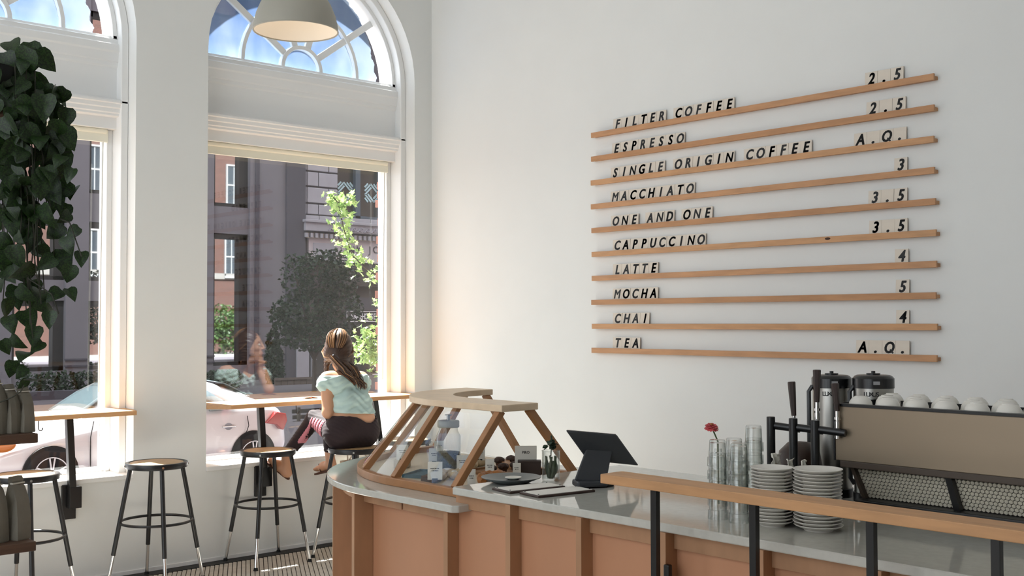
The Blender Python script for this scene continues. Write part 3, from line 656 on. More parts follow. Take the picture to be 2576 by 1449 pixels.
# ================================================================== PARKED CAR
def car():
    t = thing('parked_car', 'silver white saloon car parked along the kerb outside', 'car', (0, 0, 0))
    Yc = 7.5; YN = Yc; Wd = 1.76
    xf = ony(Yc, 128, 1205).x            # front wheel centre
    x_end = ony(Yc, 722, 1050).x         # tail
    L0 = xf-.92; L1 = x_end+.10
    M_P = mat('car_paint', (226, 226, 228), .22, .15, spec=.6); M_G = mat('car_glass', (70, 84, 88), .04, spec=1.0)
    def X(u): return L0+(L1-L0)*u
    # stations: u, z belt bottom, z shoulder(side top), z roof/hood top centre, half width at bottom, shoulder, top
    st = [(0, .28, .50, .56, .62, .66, .45), (.04, .22, .58, .66, .80, .80, .62), (.12, .20, .68, .80, .86, .85, .66), (.24, .20, .78, .92, .88, .86, .68), (.30, .20, .82, .98, .88, .87, .66),
          (.40, .20, .87, 1.27, .88, .87, .58), (.48, .20, .90, 1.43, .88, .87, .56), (.58, .20, .92, 1.48, .88, .87, .56), (.70, .20, .95, 1.45, .88, .87, .55), (.80, .20, .97, 1.35, .88, .86, .54), (.90, .22, .99, 1.12, .87, .84, .60),
          (.955, .26, .97, 1.05, .84, .80, .64), (.99, .30, .88, .94, .76, .70, .60), (1.0, .36, .74, .80, .66, .62, .5)]
    def sec(s):
        u, zb, zs_, zt, wb, ws, wt = s; x = X(u); c = Yc+Wd/2; z = GZ
        pts = [(-wb*.8, zb), (-wb, zb+.10), (-ws-.01, (zb+zs_)/2+.06), (-ws, zs_-.03), (-ws+.04, zs_), (-(ws*.35+wt*.65), zs_+(zt-zs_)*.6), (-wt, zt-(.05 if zt-zs_ > .2 else .02)), (-wt*.5, zt), (0, zt+.01)]
        full = pts+[(-a, b_) for a, b_ in pts[:-1][::-1]]
        return [(x, c+a, z+b_) for a, b_ in full]
    b = MB(); rows = [sec(s) for s in st]; b.grid(rows, closed=True); n = len(rows[0]); b.add(rows[0], [tuple(range(n))]); b.add(rows[-1], [tuple(range(n))[::-1]])
    o = b.obj('body', M_P, t, smooth=True, ang=60)
    q = o.modifiers.new('sub', 'SUBSURF'); q.levels = 2; q.render_levels = 2
    yn = Yc-.005
    # side windows (near side), windscreen, rear screen as tinted panes just proud of the body
    def side(us, zlo, zhi):
        b = MB(); lo, hi = [], []
        for u in us:
            k = max(i for i in range(len(st)) if st[i][0] <= u); k = min(k, len(st)-2); f_ = (u-st[k][0])/(st[k+1][0]-st[k][0]); s = [st[k][j]+(st[k+1][j]-st[k][j])*f_ for j in range(7)]
            def pt(q): # q 0..1 between shoulder and roof
                yy = s[5]-.03-(s[5]-s[6])*q*.92; return (X(u), Yc+Wd/2-yy-.05, GZ+s[2]+.015+(s[3]-s[2]-.08)*q)
            lo.append(pt(zlo)); hi.append(pt(zhi if not callable(zhi) else zhi(u)))
        b.grid([lo, hi]); return b.obj('side_window', M_G, t, smooth=True, solid=.01)
    side([.345+.02*i for i in range(9)], .08, lambda u: min(.86, .1+(u-.34)*11))
    side([.545+.02*i for i in range(8)], .08, .86)
    side([.70+.02*i for i in range(6)], .1, lambda u: max(.12, .86-(u-.70)*6.5))
    def screen(nm, u0, u1, q=.9):
        b = MB(); rows = []
        for i in range(6):
            u = u0+(u1-u0)*i/5; k = max(i_ for i_ in range(len(st)) if st[i_][0] <= u); k = min(k, len(st)-2); f_ = (u-st[k][0])/(st[k+1][0]-st[k][0]); s = [st[k][j]+(st[k+1][j]-st[k][j])*f_ for j in range(7)]
            rows.append([(X(u), Yc+Wd/2+s[6]*q*j/4*.98, GZ+s[3]+.03-.02*(abs(j)/4)) for j in range(-4, 5)])
        b.grid(rows); b.obj(nm, M_G, t, smooth=True, solid=.012)
    screen('windscreen', .315, .455); screen('rear_screen', .775, .885)
    # wheels with five split spokes
    M_T = mat('tyre', (24, 24, 26), .85); M_R = mat('alloy', (190, 190, 195), .3, .9)
    for xw in (xf, xf+2.86):
        for yy, sg_ in ((Yc-.045, -1), (Yc+Wd+.045, 1)):
            Mx = Matrix.Rotation(PI/2, 3, 'X')
            wv_ = MB(); wv_.torus((xw, yy-sg_*.09, GZ+.33), .255, .085, 36, 10, Mx); wo = wv_.obj('wheel', M_T, t, smooth=True)
            b = MB(); b.torus((xw, yy-sg_*.03, GZ+.33), .215, .016, 32, 6, Mx)
            for k in range(10):
                a = 2*PI*(k//2)/5+(.16 if k % 2 else -.16)+.3; b.beam((xw, yy-sg_*.015, GZ+.33), (xw+.21*math.cos(a), yy-sg_*.02, GZ+.33+.21*math.sin(a)), .02, .03, up=(0, 1, 0))
            b.cyl((xw, yy-sg_*.0, GZ+.33), (xw, yy-sg_*.04, GZ+.33), .045, n=16); b.obj('rim', M_R, wo, smooth=True)
            b = MB(); b.cyl((xw, yy-sg_*.06, GZ+.33), (xw, yy-sg_*.10, GZ+.33), .21, n=24); b.obj('brake_well', M_RUBBER, wo)
        b = MB(); Mx = Matrix.Rotation(PI/2, 3, 'X'); b.cyl((xw, Yc-.012, GZ+.34), (xw, Yc+.03, GZ+.34), .352, n=36); b.obj('wheel_arch', M_RUBBER, t, smooth=True)
    # tail lamp wrapping the near rear corner, handle, door seams, front lamp
    M_RED = mat('tail_red', (158, 20, 18), .12, spec=.8)
    b = MB(); a0, a1 = ony(Yc, 668, 1062).x, ony(Yc, 722, 1062).x; zt0, zt1 = ony(Yc, 700, 1036).z, ony(Yc, 700, 1082).z
    pr_ = [(a0, (zt0+zt1)/2-.02), (a0+(a1-a0)*.5, zt0), (a1-.02, zt0-.03), (a1, (zt0+zt1)/2), (a1-.06, zt1), (a0+(a1-a0)*.72, zt1+.01), (a0+(a1-a0)*.5, (zt0+zt1)/2-.05)]
    b.prism(pr_, Yc-.012, Yc+.16, 1); b.obj('tail_lamp', M_RED, t, bevel=.012)
    b = MB(); h0 = ony(Yc, 576, 1073); b.obox((h0.x, Yc-.005, h0.z), (.20, .035, .028)); b.obj('door_handle', M_CHROME, t, bevel=.01)
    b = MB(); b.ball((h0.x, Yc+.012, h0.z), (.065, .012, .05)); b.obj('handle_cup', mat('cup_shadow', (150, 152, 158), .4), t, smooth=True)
    b = MB(); b.tube([ony(Yc-.012, *q) for q in ((622, 1046), (626, 1070), (612, 1110), (580, 1150))], .006, 5); b.obj('door_seam', M_RUBBER, t)
    b = MB(); b.tube([ony(Yc-.012, *q) for q in ((236, 1060), (228, 1100), (228, 1180))], .006, 5); b.obj('door_seam', M_RUBBER, t)
    hl = ony(Yc-.01, 12, 1122); b = MB(); b.ball((hl.x, Yc+.06, hl.z), (.16, .05, .09)); b.obj('head_lamp', mat('amber_lamp', (200, 120, 50), .1), t, smooth=True)
    return t
car()
# ================================================================== WINDOW BARS
BZ1, BZ0 = 1.047, 1.018
def bar(name, label, poly, posts, hooks):
    t = thing(name, label, 'counter')
    b = MB(); b.prism(poly, BZ0, BZ1, 2); b.obj('top', M_OAKX, t, bevel=.003)
    for (xt, xb) in posts:
        b = MB(); b.beam((xt, -.075, BZ0), (xb, -.045, .50), .042, .042, up=(1, 0, 0)); pm = b.obj('post', M_BLACK, t, bevel=.004)
        b = MB(); b.box(xb-.055, xb+.03, -.022, -.0, .40, .61); b.box(xb-.028, xb+.045, -.075, -.022, .47, .60); b.obj('bracket', M_BLACK, t, bevel=.003)
    for x in hooks:
        b = MB(); pts = [(x, -.05, BZ0), (x, -.05, .965)]+[(x+.012-.012*math.cos(a), -.05, .965-.012*math.sin(a)) for a in (.6, 1.2, 1.9, 2.5, 3.1)]+[(x+.024, -.05, .972)]
        b.tube(pts, .0035, 6); b.obj('hook', M_BLACK, t, smooth=True)
    return t
bar('window_bar', 'long oak window bar where the woman sits', [(-.17, .245), (-1.91, .245), (-1.912, -.002), (-1.80, -.128), (-.27, -.128), (-.175, -.002)], [(-1.55, -1.50), (-.60, -.50)], [-1.253])
bar('window_bar', 'oak window bar left of the white pillar', [(-2.418, .245), (-4.155, .245), (-4.155, -.002), (-4.05, -.128), (-2.45, -.128), (-2.418, -.002)], [(-2.853, -2.815), (-3.75, -3.7)], [-3.024])

# ================================================================== STOOLS
def make_stool():
    t = thing('bar_stool', 'x', 'stool', group='round black steel bar stools with tan seats')
    SZ = .745
    b = MB(); b.lathe([(.172, SZ-.036), (.183, SZ-.032), (.186, SZ-.008), (.183, SZ-.001), (.168, SZ), (.160, SZ-.004), (.158, SZ-.03)], n=40, close=False); b.obj('seat_ring', M_BLACK, t, smooth=True)
    b = MB(); b.lathe([(.159, SZ-.03), (.159, SZ-.004), (.15, SZ-.001), (.0, SZ-.0005)], n=40); b.obj('seat', mat('seat_board', (186, 152, 112), .45, var=(12, .15)), t, smooth=True)
    for k in range(4):
        a = PI/4+k*PI/2; d = Vector((math.cos(a), math.sin(a), 0)); top = d*.155+Vector((0, 0, SZ-.03)); bot = d*.285+Vector((0, 0, .012)); mid = top.lerp(bot, .735)
        b = MB(); b.cyl(top, mid, .0135, n=14); lg = b.obj('leg', M_BLACK, t, smooth=True)
        b = MB(); b.cyl(mid-(bot-top)*.03, bot, .0105, n=12)
        b.obj('leg_extension', M_CHROME, lg, smooth=True)
        b = MB(); b.cyl(bot+Vector((0, 0, .008)), bot-Vector((0, 0, .012)), .012, .016, n=14); b.obj('rubber_foot', M_RUBBER, lg, smooth=True)
        b = MB(); b.cyl(d*.184+Vector((0, 0, SZ-.018)), d*.194+Vector((0, 0, SZ-.018)), .007, n=10); b.obj('bolt', M_CHROME, t, smooth=True)
    b = MB(); b.torus((0, 0, .385), .212, .0085, 44, 8); b.obj('foot_ring', M_BLACK, t, smooth=True)
    return t
st0 = make_stool()
for i, (x, y, rz, lab) in enumerate(((-1.588, -.245, 0, 'empty black bar stool between the pillar and the seated woman'), (-1.075, -.525, .12, 'black bar stool the woman sits on'), (-2.42, -.35, .55, 'empty black bar stool in front of the white pillar'),
                                     (-3.205, -.36, .62, 'black bar stool at the left edge behind the paper bags'), (-.50, -.33, .3, 'bar stool in the corner, seen past the glass pastry case'))):
    o = st0 if i == 0 else copy_tree(st0); o.location = (x, y, 0); o.rotation_euler = (0, 0, rz); o['label'] = lab

# ================================================================== PENDANT LAMP
pl = thing('pendant_lamp', 'large grey dome pendant lamp with cream inside', 'lamp', (-2.27, -1.70, 3.17))
R_ = .228; prof = [(R_, -.0), (R_*.985, .03), (R_*.93, .085), (R_*.82, .145), (R_*.66, .20), (R_*.46, .243), (R_*.25, .265), (.05, .275)]
b = MB(); b.lathe(prof, n=48, close=False); b.obj('shade', mat('lamp_grey', (168, 164, 152), .5), pl, smooth=True)
M_CREAM = mat('lamp_inside', (238, 230, 218), .7, emis=((255, 236, 212), .10))
b = MB(); b.lathe([(r-.006, z+.001) for r, z in prof], n=48, close=False); b.obj('inner_shade', M_CREAM, pl, smooth=True)
b = MB(); b.torus((0, 0, 0), R_-.003, .0045, 48, 6); b.obj('rim', mat('lamp_grey', (168, 164, 152)), pl, smooth=True)
b = MB(); b.cyl((0, 0, .27), (0, 0, .36), .045, .03, n=20); b.obj('cap', M_BLACK, pl, smooth=True)
b = MB(); b.cyl((0, 0, .36), (0, 0, ZTOP-3.17), .004, n=8); b.obj('cord', M_BLACK, pl)
b = MB(); b.ball((0, 0, .12), .045); b.obj('bulb', mat('bulb', (250, 240, 220), .3, emis=((255, 232, 200), .8)), pl, smooth=True)

# ================================================================== MENU: RAILS AND LETTER TILES
RZ0, RDZ, RY0, RY1 = 2.8597, .15949, -1.7702, -4.1760
rows = [([('FILTER', 1541, 1674), ('COFFEE', 1693, 1846)], ('2.5', 2175, 2272)), ([('ESPRESSO', 1538, 1721)], ('2.5', 2178, 2277)), ([('SINGLE', 1535, 1671), ('ORIGIN', 1692, 1846), ('COFFEE', 1870, 2041)], ('A.Q.', 2147, 2279)),
        ([('MACCHIATO', 1535, 1746)], ('3', 2248, 2281)), ([('ONE', 1536, 1605), ('AND', 1622, 1695), ('ONE', 1713, 1791)], ('3.5', 2183, 2281)), ([('CAPPUCCINO', 1540, 1774)], ('3.5', 2185, 2282)),
        ([('LATTE', 1541, 1654)], ('4', 2250, 2284)), ([('MOCHA', 1540, 1654)], ('5', 2252, 2286)), ([('CHAI', 1541, 1632)], ('4', 2253, 2286)), ([('TEA', 1541, 1609)], ('A.Q.', 2152, 2287))]
lpy = [333, 394, 454, 514, 574, 634, 693, 753, 812, 876]; rpy = [184, 262, 340, 420, 500, 577, 657, 734, 813.5, 895.5]
ordw = ['first', 'second', 'third', 'fourth', 'fifth', 'sixth', 'seventh', 'eighth', 'ninth', 'tenth', 'eleventh', 'twelfth', 'thirteenth', 'fourteenth', 'fifteenth', 'sixteenth', 'seventeenth']
M_TILE = mat('letter_card', (226, 216, 202), .7, var=(25, .05)); M_LTR = mat('letter_black', (24, 24, 26), .6)
RAILX = -.044
rm = [mat('rail_oak_%d' % i, c, .55, var=(5, .2), stretch=(8, 1.2, 8)) for i, c in enumerate(((200, 150, 108), (192, 142, 100), (205, 156, 112)))]
for i in range(10):
    zt = RZ0-RDZ*i; dy = random.uniform(-.004, .004)
    r = thing('menu_rail', '%s oak letter rail from the top on the menu wall' % ordw[i] if i else 'topmost oak letter rail on the menu wall', 'rail', (0, 0, 0), group='oak letter rails on the menu wall')
    if i == 9: r['label'] = 'lowest oak letter rail on the menu wall'
    # stepped section: low back ledge against the wall, taller front lip
    b = MB(); b.box(RAILX, RAILX+.014, RY1+dy, RY0+dy, zt-.034, zt); b.obj('front_lip', rm[i % 3], r, bevel=.0015)
    b = MB(); b.box(RAILX+.014, 0, RY1+dy+.0, RY0+dy-.004, zt-.030, zt-.012); b.obj('ledge', rm[(i+1) % 3], r)
    if i == 5:
        b = MB(); yk = onx(RAILX, 2082, 600).y; b.ball((RAILX-.0005, yk, zt-.012), (.0012, .018, .007)); b.obj('knot', mat('knot_brown', (70, 46, 34), .8), r, smooth=True)
    what = rows[i]
    def put(word, pa, pb, wi, price=False):
        n = len(word)
        def yat(px): # the same horizontal position on the tile plane
            f_ = (px-1488)/(2352-1488); py = lpy[i]+(rpy[i]-lpy[i])*f_-14; return onx(RAILX+.022, px, py).y
        ya, yb = yat(pa), yat(pb); st_ = (yb-ya)/n
        zb = zt-.012; ht = .083 if not price else .083
        for k, ch in enumerate(word):
            pos = '%s tile of %s' % (ordw[k], word)
            nm = {'.': 'a dot'}.get(ch, ch)
            if price: lab = 'cream tile printed %s, %s of the price at the right of the %s rail' % (nm, ordw[k], ordw[i])
            else: lab = 'cream tile printed %s, %s letter of %s on the %s rail' % (nm, ordw[k], word if not (word == 'ONE' and wi == 2) else 'the last ONE', ordw[i])
            gap = .0008+random.random()*.001; w_ = abs(st_)-gap
            t = thing('letter_tile', lab, 'letter tile', (RAILX+.026, ya+st_*(k+.5), zb), group='printed letter tiles on the rails')
            t.rotation_euler = (0, random.uniform(.04, .08), 0)
            b = MB(); b.box(-.0025, .0025, -w_/2, w_/2, 0, ht); b.obj('card', M_TILE, t)
            gl = glyph('O' if ch == 'Q' else ch, .083, M_LTR, .22, 0.0 if ch in 'MN' else .0012, .0004, .0024)
            if ch == 'Q':
                b = MB(); b.obox((-.0031, -.016, .026), (.0012, .0095, .026), Matrix.Rotation(-.75, 3, 'X')); b.obj('glyph_tail', M_LTR, t)
            link('glyph', gl, t, (-.0031, .001, .018), (PI/2, 0, -PI/2), (.86 if ch not in '.' else 1, 1, 1))
    for wi, (wd_, a, c) in enumerate(what[0]): put(wd_, a, c, wi)
    put(what[1][0], what[1][1], what[1][2], 0, True)
# ================================================================== COUNTER
CX, CY = -1.70, -3.02                     # centre of the rounded end
ZL, ZU, TH = .897, .96, .028
M_STONE = mat('polished_stone', (196, 194, 186), .06, var=(40, .08), spec=.9); M_STONEE = mat('stone_edge', (172, 172, 164), .35, var=(40, .1))
cn = thing('service_counter', 'curved plywood counter with recessed panels and pale stone top', 'counter')
def arcp(r, a0, a1, n=20): return [(CX+r*math.cos(a0+(a1-a0)*i/n), CY+r*math.sin(a0+(a1-a0)*i/n)) for i in range(n+1)]
def follow(r, yend, xend, n=20):
    """outer line at offset r: straight from yend up to the arc, round the end, then along +x"""
    return [(CX-r, yend)]+arcp(r, PI, PI/2, n)+[(xend, CY+r)]
RS = 1.025
low = [(CX-RS+.02, -3.60), (CX-RS, -3.58)]+arcp(RS, PI, PI/2, 28)+[(-1.56, CY+RS), (-1.56, -3.60)]
b = MB(); b.prism(low, ZL-TH, ZL, 2); b.obj('lower_slab', M_STONE, cn, bevel=.004)
up = [(-2.672, -3.53), (-2.69, -3.545), (-2.69, -6.6), (-1.72, -6.6), (-1.72, -3.53)]
b = MB(); b.prism(up, ZU-TH, ZU, 2); b.obj('upper_slab', M_STONE, cn, bevel=.004)
b = MB(); b.box(-2.60, -1.75, -6.6, -3.53, ZL, ZU-TH); b.obj('slab_riser', M_PLYD, cn)
# carcass behind the panels
RF = .985
back = [(CX-RF+.075, -6.6), (CX-RF+.075, CY)]+arcp(RF-.075, PI, PI/2, 20)+[(-1.62, CY+RF-.075), (-1.62, -3.05), (-1.75, -3.05), (-1.75, -6.6)]
M_PLYF = mat('panel_ply', (192, 138, 104), .5, var=(2.5, .1), stretch=(1, 1, .4))
b = MB(); b.prism(back, .0, ZL-TH, 2); b.obj('carcass', M_PLYF, cn)
# fins (upright dividers) and top battens between them
fins = [(CX-RF, y) for y in (-3.51, -3.87, -4.229, -4.599, -4.966, -5.34, -5.71, -6.08)]
for x, y in fins:
    zt = ZL-TH if y > -3.52 else ZU-TH
    b = MB(); b.box(x-.012, x+.08, y-.013, y+.013, 0, ZU-TH if y < -3.6 else ZL-TH); b.obj('fin', M_PLYD, cn, bevel=.0015)
fa = [PI*1.0+.0]+[PI-a for a in (.33, .66, .99, 1.3)]
fa = [PI-a for a in (.155, .50, .84, 1.18, 1.5)]
for a in fa:
    d = Vector((math.cos(a), math.sin(a), 0)); p = Vector((CX, CY, 0)); R3 = Matrix.Rotation(a, 3, 'Z')
    b = MB(); b.obox(p+d*(RF-.03)+Vector((0, 0, (ZL-TH)/2)), (.09, .026, ZL-TH), R3); b.obj('fin', M_PLYD, cn, bevel=.0015)
for i in range(len(fins)-1):
    b = MB(); b.box(CX-RF+.03, CX-RF+.075, fins[i+1][1]+.013, fins[i][1]-.013, ZU-TH-.055, ZU-TH); b.obj('top_batten', M_PLYD, cn, bevel=.001)
    b = MB(); b.box(CX-RF+.045, CX-RF+.075, fins[i+1][1]+.013, fins[i][1]-.013, 0.0, ZU-TH-.055); b.obj('panel', M_PLYF, cn)
b = MB(); b.box(CX-RF+.03, CX-RF+.075, -3.497, CY-.16, ZL-TH-.045, ZL-TH); b.obj('top_batten', M_PLYD, cn)
pw = arcp(RF-.03, PI, PI/2, 24); pi_ = arcp(RF-.076, PI, PI/2, 24)
b = MB(); b.prism([(CX-RF+.03, CY-.15)]+pw+pi_[::-1]+[(CX-RF+.076, CY-.15)], ZL-TH-.045, ZL-TH, 2); b.obj('top_batten', M_PLYD, cn)
# black latch and screw holes on the facade
b = MB(); p = onx(CX-RF-.012, 1680, 1440); b.obox(p, (.02, .022, .05)); b.obj('latch', M_BLACK, cn, bevel=.004)

# ================================================================== CURVED GLASS PASTRY CASE
pc = thing('pastry_case', 'curved oak and glass pastry case on the counter end', 'display case')
M_CW = mat('case_oak', (168, 118, 76), .45, var=(6, .2), stretch=(2, 2, 2)); M_CW_LIT = mat('case_oak_lit', (226, 200, 168), .4, var=(5, .12), stretch=(3, 3, 3))  # second oak tone lightened for the light the top board reflects
ZT1, ZT0, ZB1 = 1.252, 1.223, ZL+.034
YE, XE = -3.44, -1.64
def bandpoly(ro, ri, ye=YE, xe=XE, n=24): return [(CX-ro, ye)]+arcp(ro, PI, PI/2, n)+[(xe, CY+ro), (xe, CY+ri)]+arcp(ri, PI/2, PI, n)+[(CX-ri, ye)]
b = MB(); b.prism(bandpoly(.64, .43), ZT0, ZT1, 2); b.obj('top_board', M_CW_LIT, pc, bevel=.003)
b = MB(); b.prism(bandpoly(.885, .845, -3.513), ZL, ZB1, 2); b.obj('base_rail', M_CW, pc, bevel=.003)
b = MB(); b.prism(bandpoly(.20, .16, -3.43), ZL, ZB1, 2); b.obj('base_rail', M_CW, pc, bevel=.003)
b = MB(); b.prism(bandpoly(.845, .20, -3.42), ZL, ZL+.006, 2); b.obj('case_floor', mat('case_floor', (206, 190, 166), .5), pc)
def P3(r, a, z, off=None):
    if off is not None and a == 'f': return Vector((CX-r, off, z))
    if off is not None and a == 'b': return Vector((off, CY+r, z))
    return Vector((CX+r*math.cos(a), CY+r*math.sin(a), z))
def post(r0, r1, a, off=None, w_=.032, d_=.03):
    p0, p1 = P3(r0, a, ZB1-.004, off), P3(r1, a, ZT0+.002, off)
    tan = Vector((0, 1, 0)) if a == 'f' else (Vector((1, 0, 0)) if a == 'b' else Vector((-math.sin(a), math.cos(a), 0)))
    b = MB(); b.beam(p0, p1, w_, d_, up=(p1-p0).cross(tan)); b.obj('post', M_CW, pc, bevel=.002)
RO_B, RO_T, RI_B, RI_T = .862, .615, .18, .455
post(RO_B, RO_T, 'f', YE+.035); post(RI_B, RI_T, 'f', YE+.035)
post(RO_B, RO_T, PI-.03); post(RO_B, RO_T, PI-.42); post(RO_B, RO_T, PI/2+.35)
post(RO_B, RO_T, 'b', XE-.03); post(RI_B, RI_T, 'b', XE-.03)
# bent glass between the posts, outer side
def pane(pl0, n=10):
    rows = []
    for i in range(n+1): q = pl0(i/n); rows.append(q)
    b = MB(); b.grid([[r[0] for r in rows], [r[1] for r in rows]]); o = b.obj('glass_pane', M_CASEG, pc, smooth=True)
pane(lambda t: (P3(RO_B+.006, 'f', ZB1-.012, YE+.05+(CY-YE-.08)*t), P3(RO_T+.006, 'f', ZT0, YE+.05+(CY-YE-.08)*t)), 2)
for a0, a1 in ((PI-.05, PI-.40), (PI-.44, PI/2+.37), (PI/2+.33, PI/2)): pane(lambda t: (P3(RO_B+.006, a0+(a1-a0)*t, ZB1-.012), P3(RO_T+.006, a0+(a1-a0)*t, ZT0)))

# --- what is in the case
ZC = ZL+.0065
def tray(px, py, sx, sy, rz, m, lab, z=ZC, h=.014, name='tray'):
    p = onz(z, px, py); t = thing(name, lab, 'tray', (p.x, p.y, z), rz)
    b = MB(); b.box(-sx/2, sx/2, -sy/2, sy/2, 0, .005); b.obj('base', m, t)
    b = MB()
    for a in ((-sx/2, -sx/2+.006, -sy/2, sy/2), (sx/2-.006, sx/2, -sy/2, sy/2), (-sx/2, sx/2, -sy/2, -sy/2+.006), (-sx/2, sx/2, sy/2-.006, sy/2)): b.box(*a, .005, h)
    b.obj('rim', m, t); return t
M_BLUE = mat('blue_cloth', (74, 112, 128), .8, var=(40, .3), bump=(120, .3)); M_CARD = mat('card_paper', (222, 218, 208), .8); M_CINK = mat('card_ink', (70, 66, 64), .8)
M_CROI = mat('croissant', (176, 112, 56), .5, var=(30, .45), bump=(60, .5)); M_CHOC = mat('chocolate', (64, 38, 26), .6, var=(40, .3), bump=(70, .8)); M_PALE = mat('pale_cookie', (206, 182, 146), .7, var=(40, .25), bump=(60, .6))
tr1 = tray(1075, 1196, .20, .16, .5, M_BLUE, 'blue woven tray at the front of the pastry case', name='woven_tray')
tr2 = tray(1150, 1178, .26, .15, .5, mat('dark_tray', (50, 48, 50), .5), 'dark tray in the middle of the pastry case')
tr3 = tray(1255, 1190, .20, .26, .1, mat('wood_board', (150, 108, 72), .6), 'small wooden serving board under the muffins', name='serving_board')
def crois(b_, c, s, rz, m=None):
    pts = [(-.055*s, -.015*s, .012*s), (-.03*s, .008*s, .018*s), (0, .016*s, .022*s), (.03*s, .008*s, .018*s), (.055*s, -.015*s, .012*s)]
    rot = Matrix.Rotation(rz, 3, 'Z'); t = thing('croissant', 'x', 'pastry', c)
    for i in range(4):
        b = MB(); q0, q1 = rot @ Vector(pts[i]), rot @ Vector(pts[i+1]); b.tube([q0.lerp(q1, -.15), q0.lerp(q1, .5), q0.lerp(q1, 1.15)], [.012*s+.006*(1 < i+1 < 3), .022*s, .012*s+.006*(i in (0, 1, 2))], 12); b.obj('segment', M_CROI, t, smooth=True)
    return t
z3 = ZC+.006
for (px, py, s, rz, lab) in ((1222, 1212, 1.0, .4, 'golden croissant nearest the slanted post'), (1243, 1206, 1.0, 2.2, 'golden croissant in front of the dark muffins'), (1262, 1203, .9, 1.2, 'small golden croissant beside the grey platter')):
    p = onz(z3, px, py); crois(None, (p.x, p.y, z3), s, rz)['label'] = lab
def muffin(px, py, s, lab, z=z3, m=None):
    p = onz(z, px, py); t = thing('muffin', lab, 'pastry', (p.x, p.y, z), random.random()*6)
    b = MB(); b.lathe([(.022*s, 0), (.031*s, .034*s)], n=18); b.obj('paper_cup', mat('cup_brown', (88, 54, 38), .8), t, smooth=True)
    def fn(P): return field(P, [ell((0, 0, .036*s), (.038*s, .038*s, .024*s))], .01)+.0022*np.sin(P[..., 0]*260)*np.sin(P[..., 1]*230+1)*np.sin(P[..., 2]*240)
    blob('crown', fn, (-.05*s, -.05*s, .005*s), (.05*s, .05*s, .07*s), .004, m or M_CHOC, t)
for i, (px, py, lab) in enumerate(((1236, 1192, 'dark muffin at the left of the muffin group'), (1266, 1187, 'dark muffin in the middle of the front row'), (1296, 1183, 'dark muffin at the right of the muffin group'), (1256, 1171, 'dark muffin in the row behind, left'), (1286, 1167, 'dark muffin in the row behind, right'))): muffin(px, py, .70, lab)
for i, (px, py, lab) in enumerate(((1108, 1206, 'pale iced scone at the front of the case'), (1125, 1200, 'pale iced scone second from the front'), (1143, 1206, 'pale iced scone near the slanted post'), (1165, 1199, 'pale iced scone beside the dark tray'), (1190, 1180, 'pale scone below the right price cards'), (1210, 1172, 'pale scone at the back of the case'), (1175, 1168, 'pale scone behind the jar'))):
    p = onz(ZC, px, py); t = thing('scone', lab, 'pastry', (p.x, p.y, ZC), random.random()*6)
    def fn(P): return field(P, [cap((-.02, 0, .018), (.02, .004, .018), .019)], .01)+.0018*np.sin(P[..., 0]*220+i)*np.sin(P[..., 1]*250)
    blob('dough', fn, (-.055, -.04, -.004), (.055, .04, .05), .004, M_PALE, t); b = MB(); b.ball((0, 0, .034), (.022, .012, .006)); b.obj('icing', M_WHITE, t, smooth=True)
for i, (px, py, lab) in enumerate(((1070, 1192, 'blue glazed bun at the left of the woven tray'), (1088, 1196, 'blue glazed bun at the right of the woven tray'))): pass
for i, (px, py) in enumerate(((1128, 1187), (1140, 1180), (1153, 1186), (1164, 1177), (1176, 1183), (1146, 1172))):
    p = onz(ZC+.006, px, py); t = thing('cookie', 'round %s cookie on the dark tray, %s from the left' % (('golden', 'brown')[i % 2], ordw[i]), 'pastry', (p.x, p.y, ZC+.006), random.random()*6)
    b = MB(); b.lathe([(.018, 0), (.024, .003), (.022, .009), (.012, .012), (0, .0125)], n=18); b.obj('biscuit', (M_PALE, M_CROI)[i % 2], t, smooth=True)
    b = MB()
    for k in range(6): a = random.random()*6.3; r_ = random.uniform(.003, .015); b.ball((r_*math.cos(a), r_*math.sin(a), .0118), .0026, 6, 4)
    b.obj('chips', M_CHOC, t)
b = MB(); p = onz(ZC, 1012, 1176); t = thing('card_box', 'small kraft box at the curved end of the case', 'box', (p.x, p.y, ZC), .6); b.box(-.04, .04, -.03, .03, 0, .035); b.obj('carton', mat('kraft', (176, 158, 132), .8), t, bevel=.002); b = MB(); b.box(-.041, .041, -.031, .031, .035, .04); b.obj('lid', mat('kraft', (176, 158, 132)), t, bevel=.001)
b = MB(); p = onz(ZC, 1085, 1214); t = thing('brownie', 'dark chocolate brownie slab at the front of the case', 'pastry', (p.x, p.y, ZC), .5); b.box(-.05, .05, -.03, .03, 0, .03); b.obj('slab', M_CHOC, t, bevel=.006); b = MB(); b.box(-.048, .048, -.028, .028, .03, .034); b.obj('crust', mat('crust', (84, 54, 38), .7, bump=(80, .6)), t, bevel=.003)
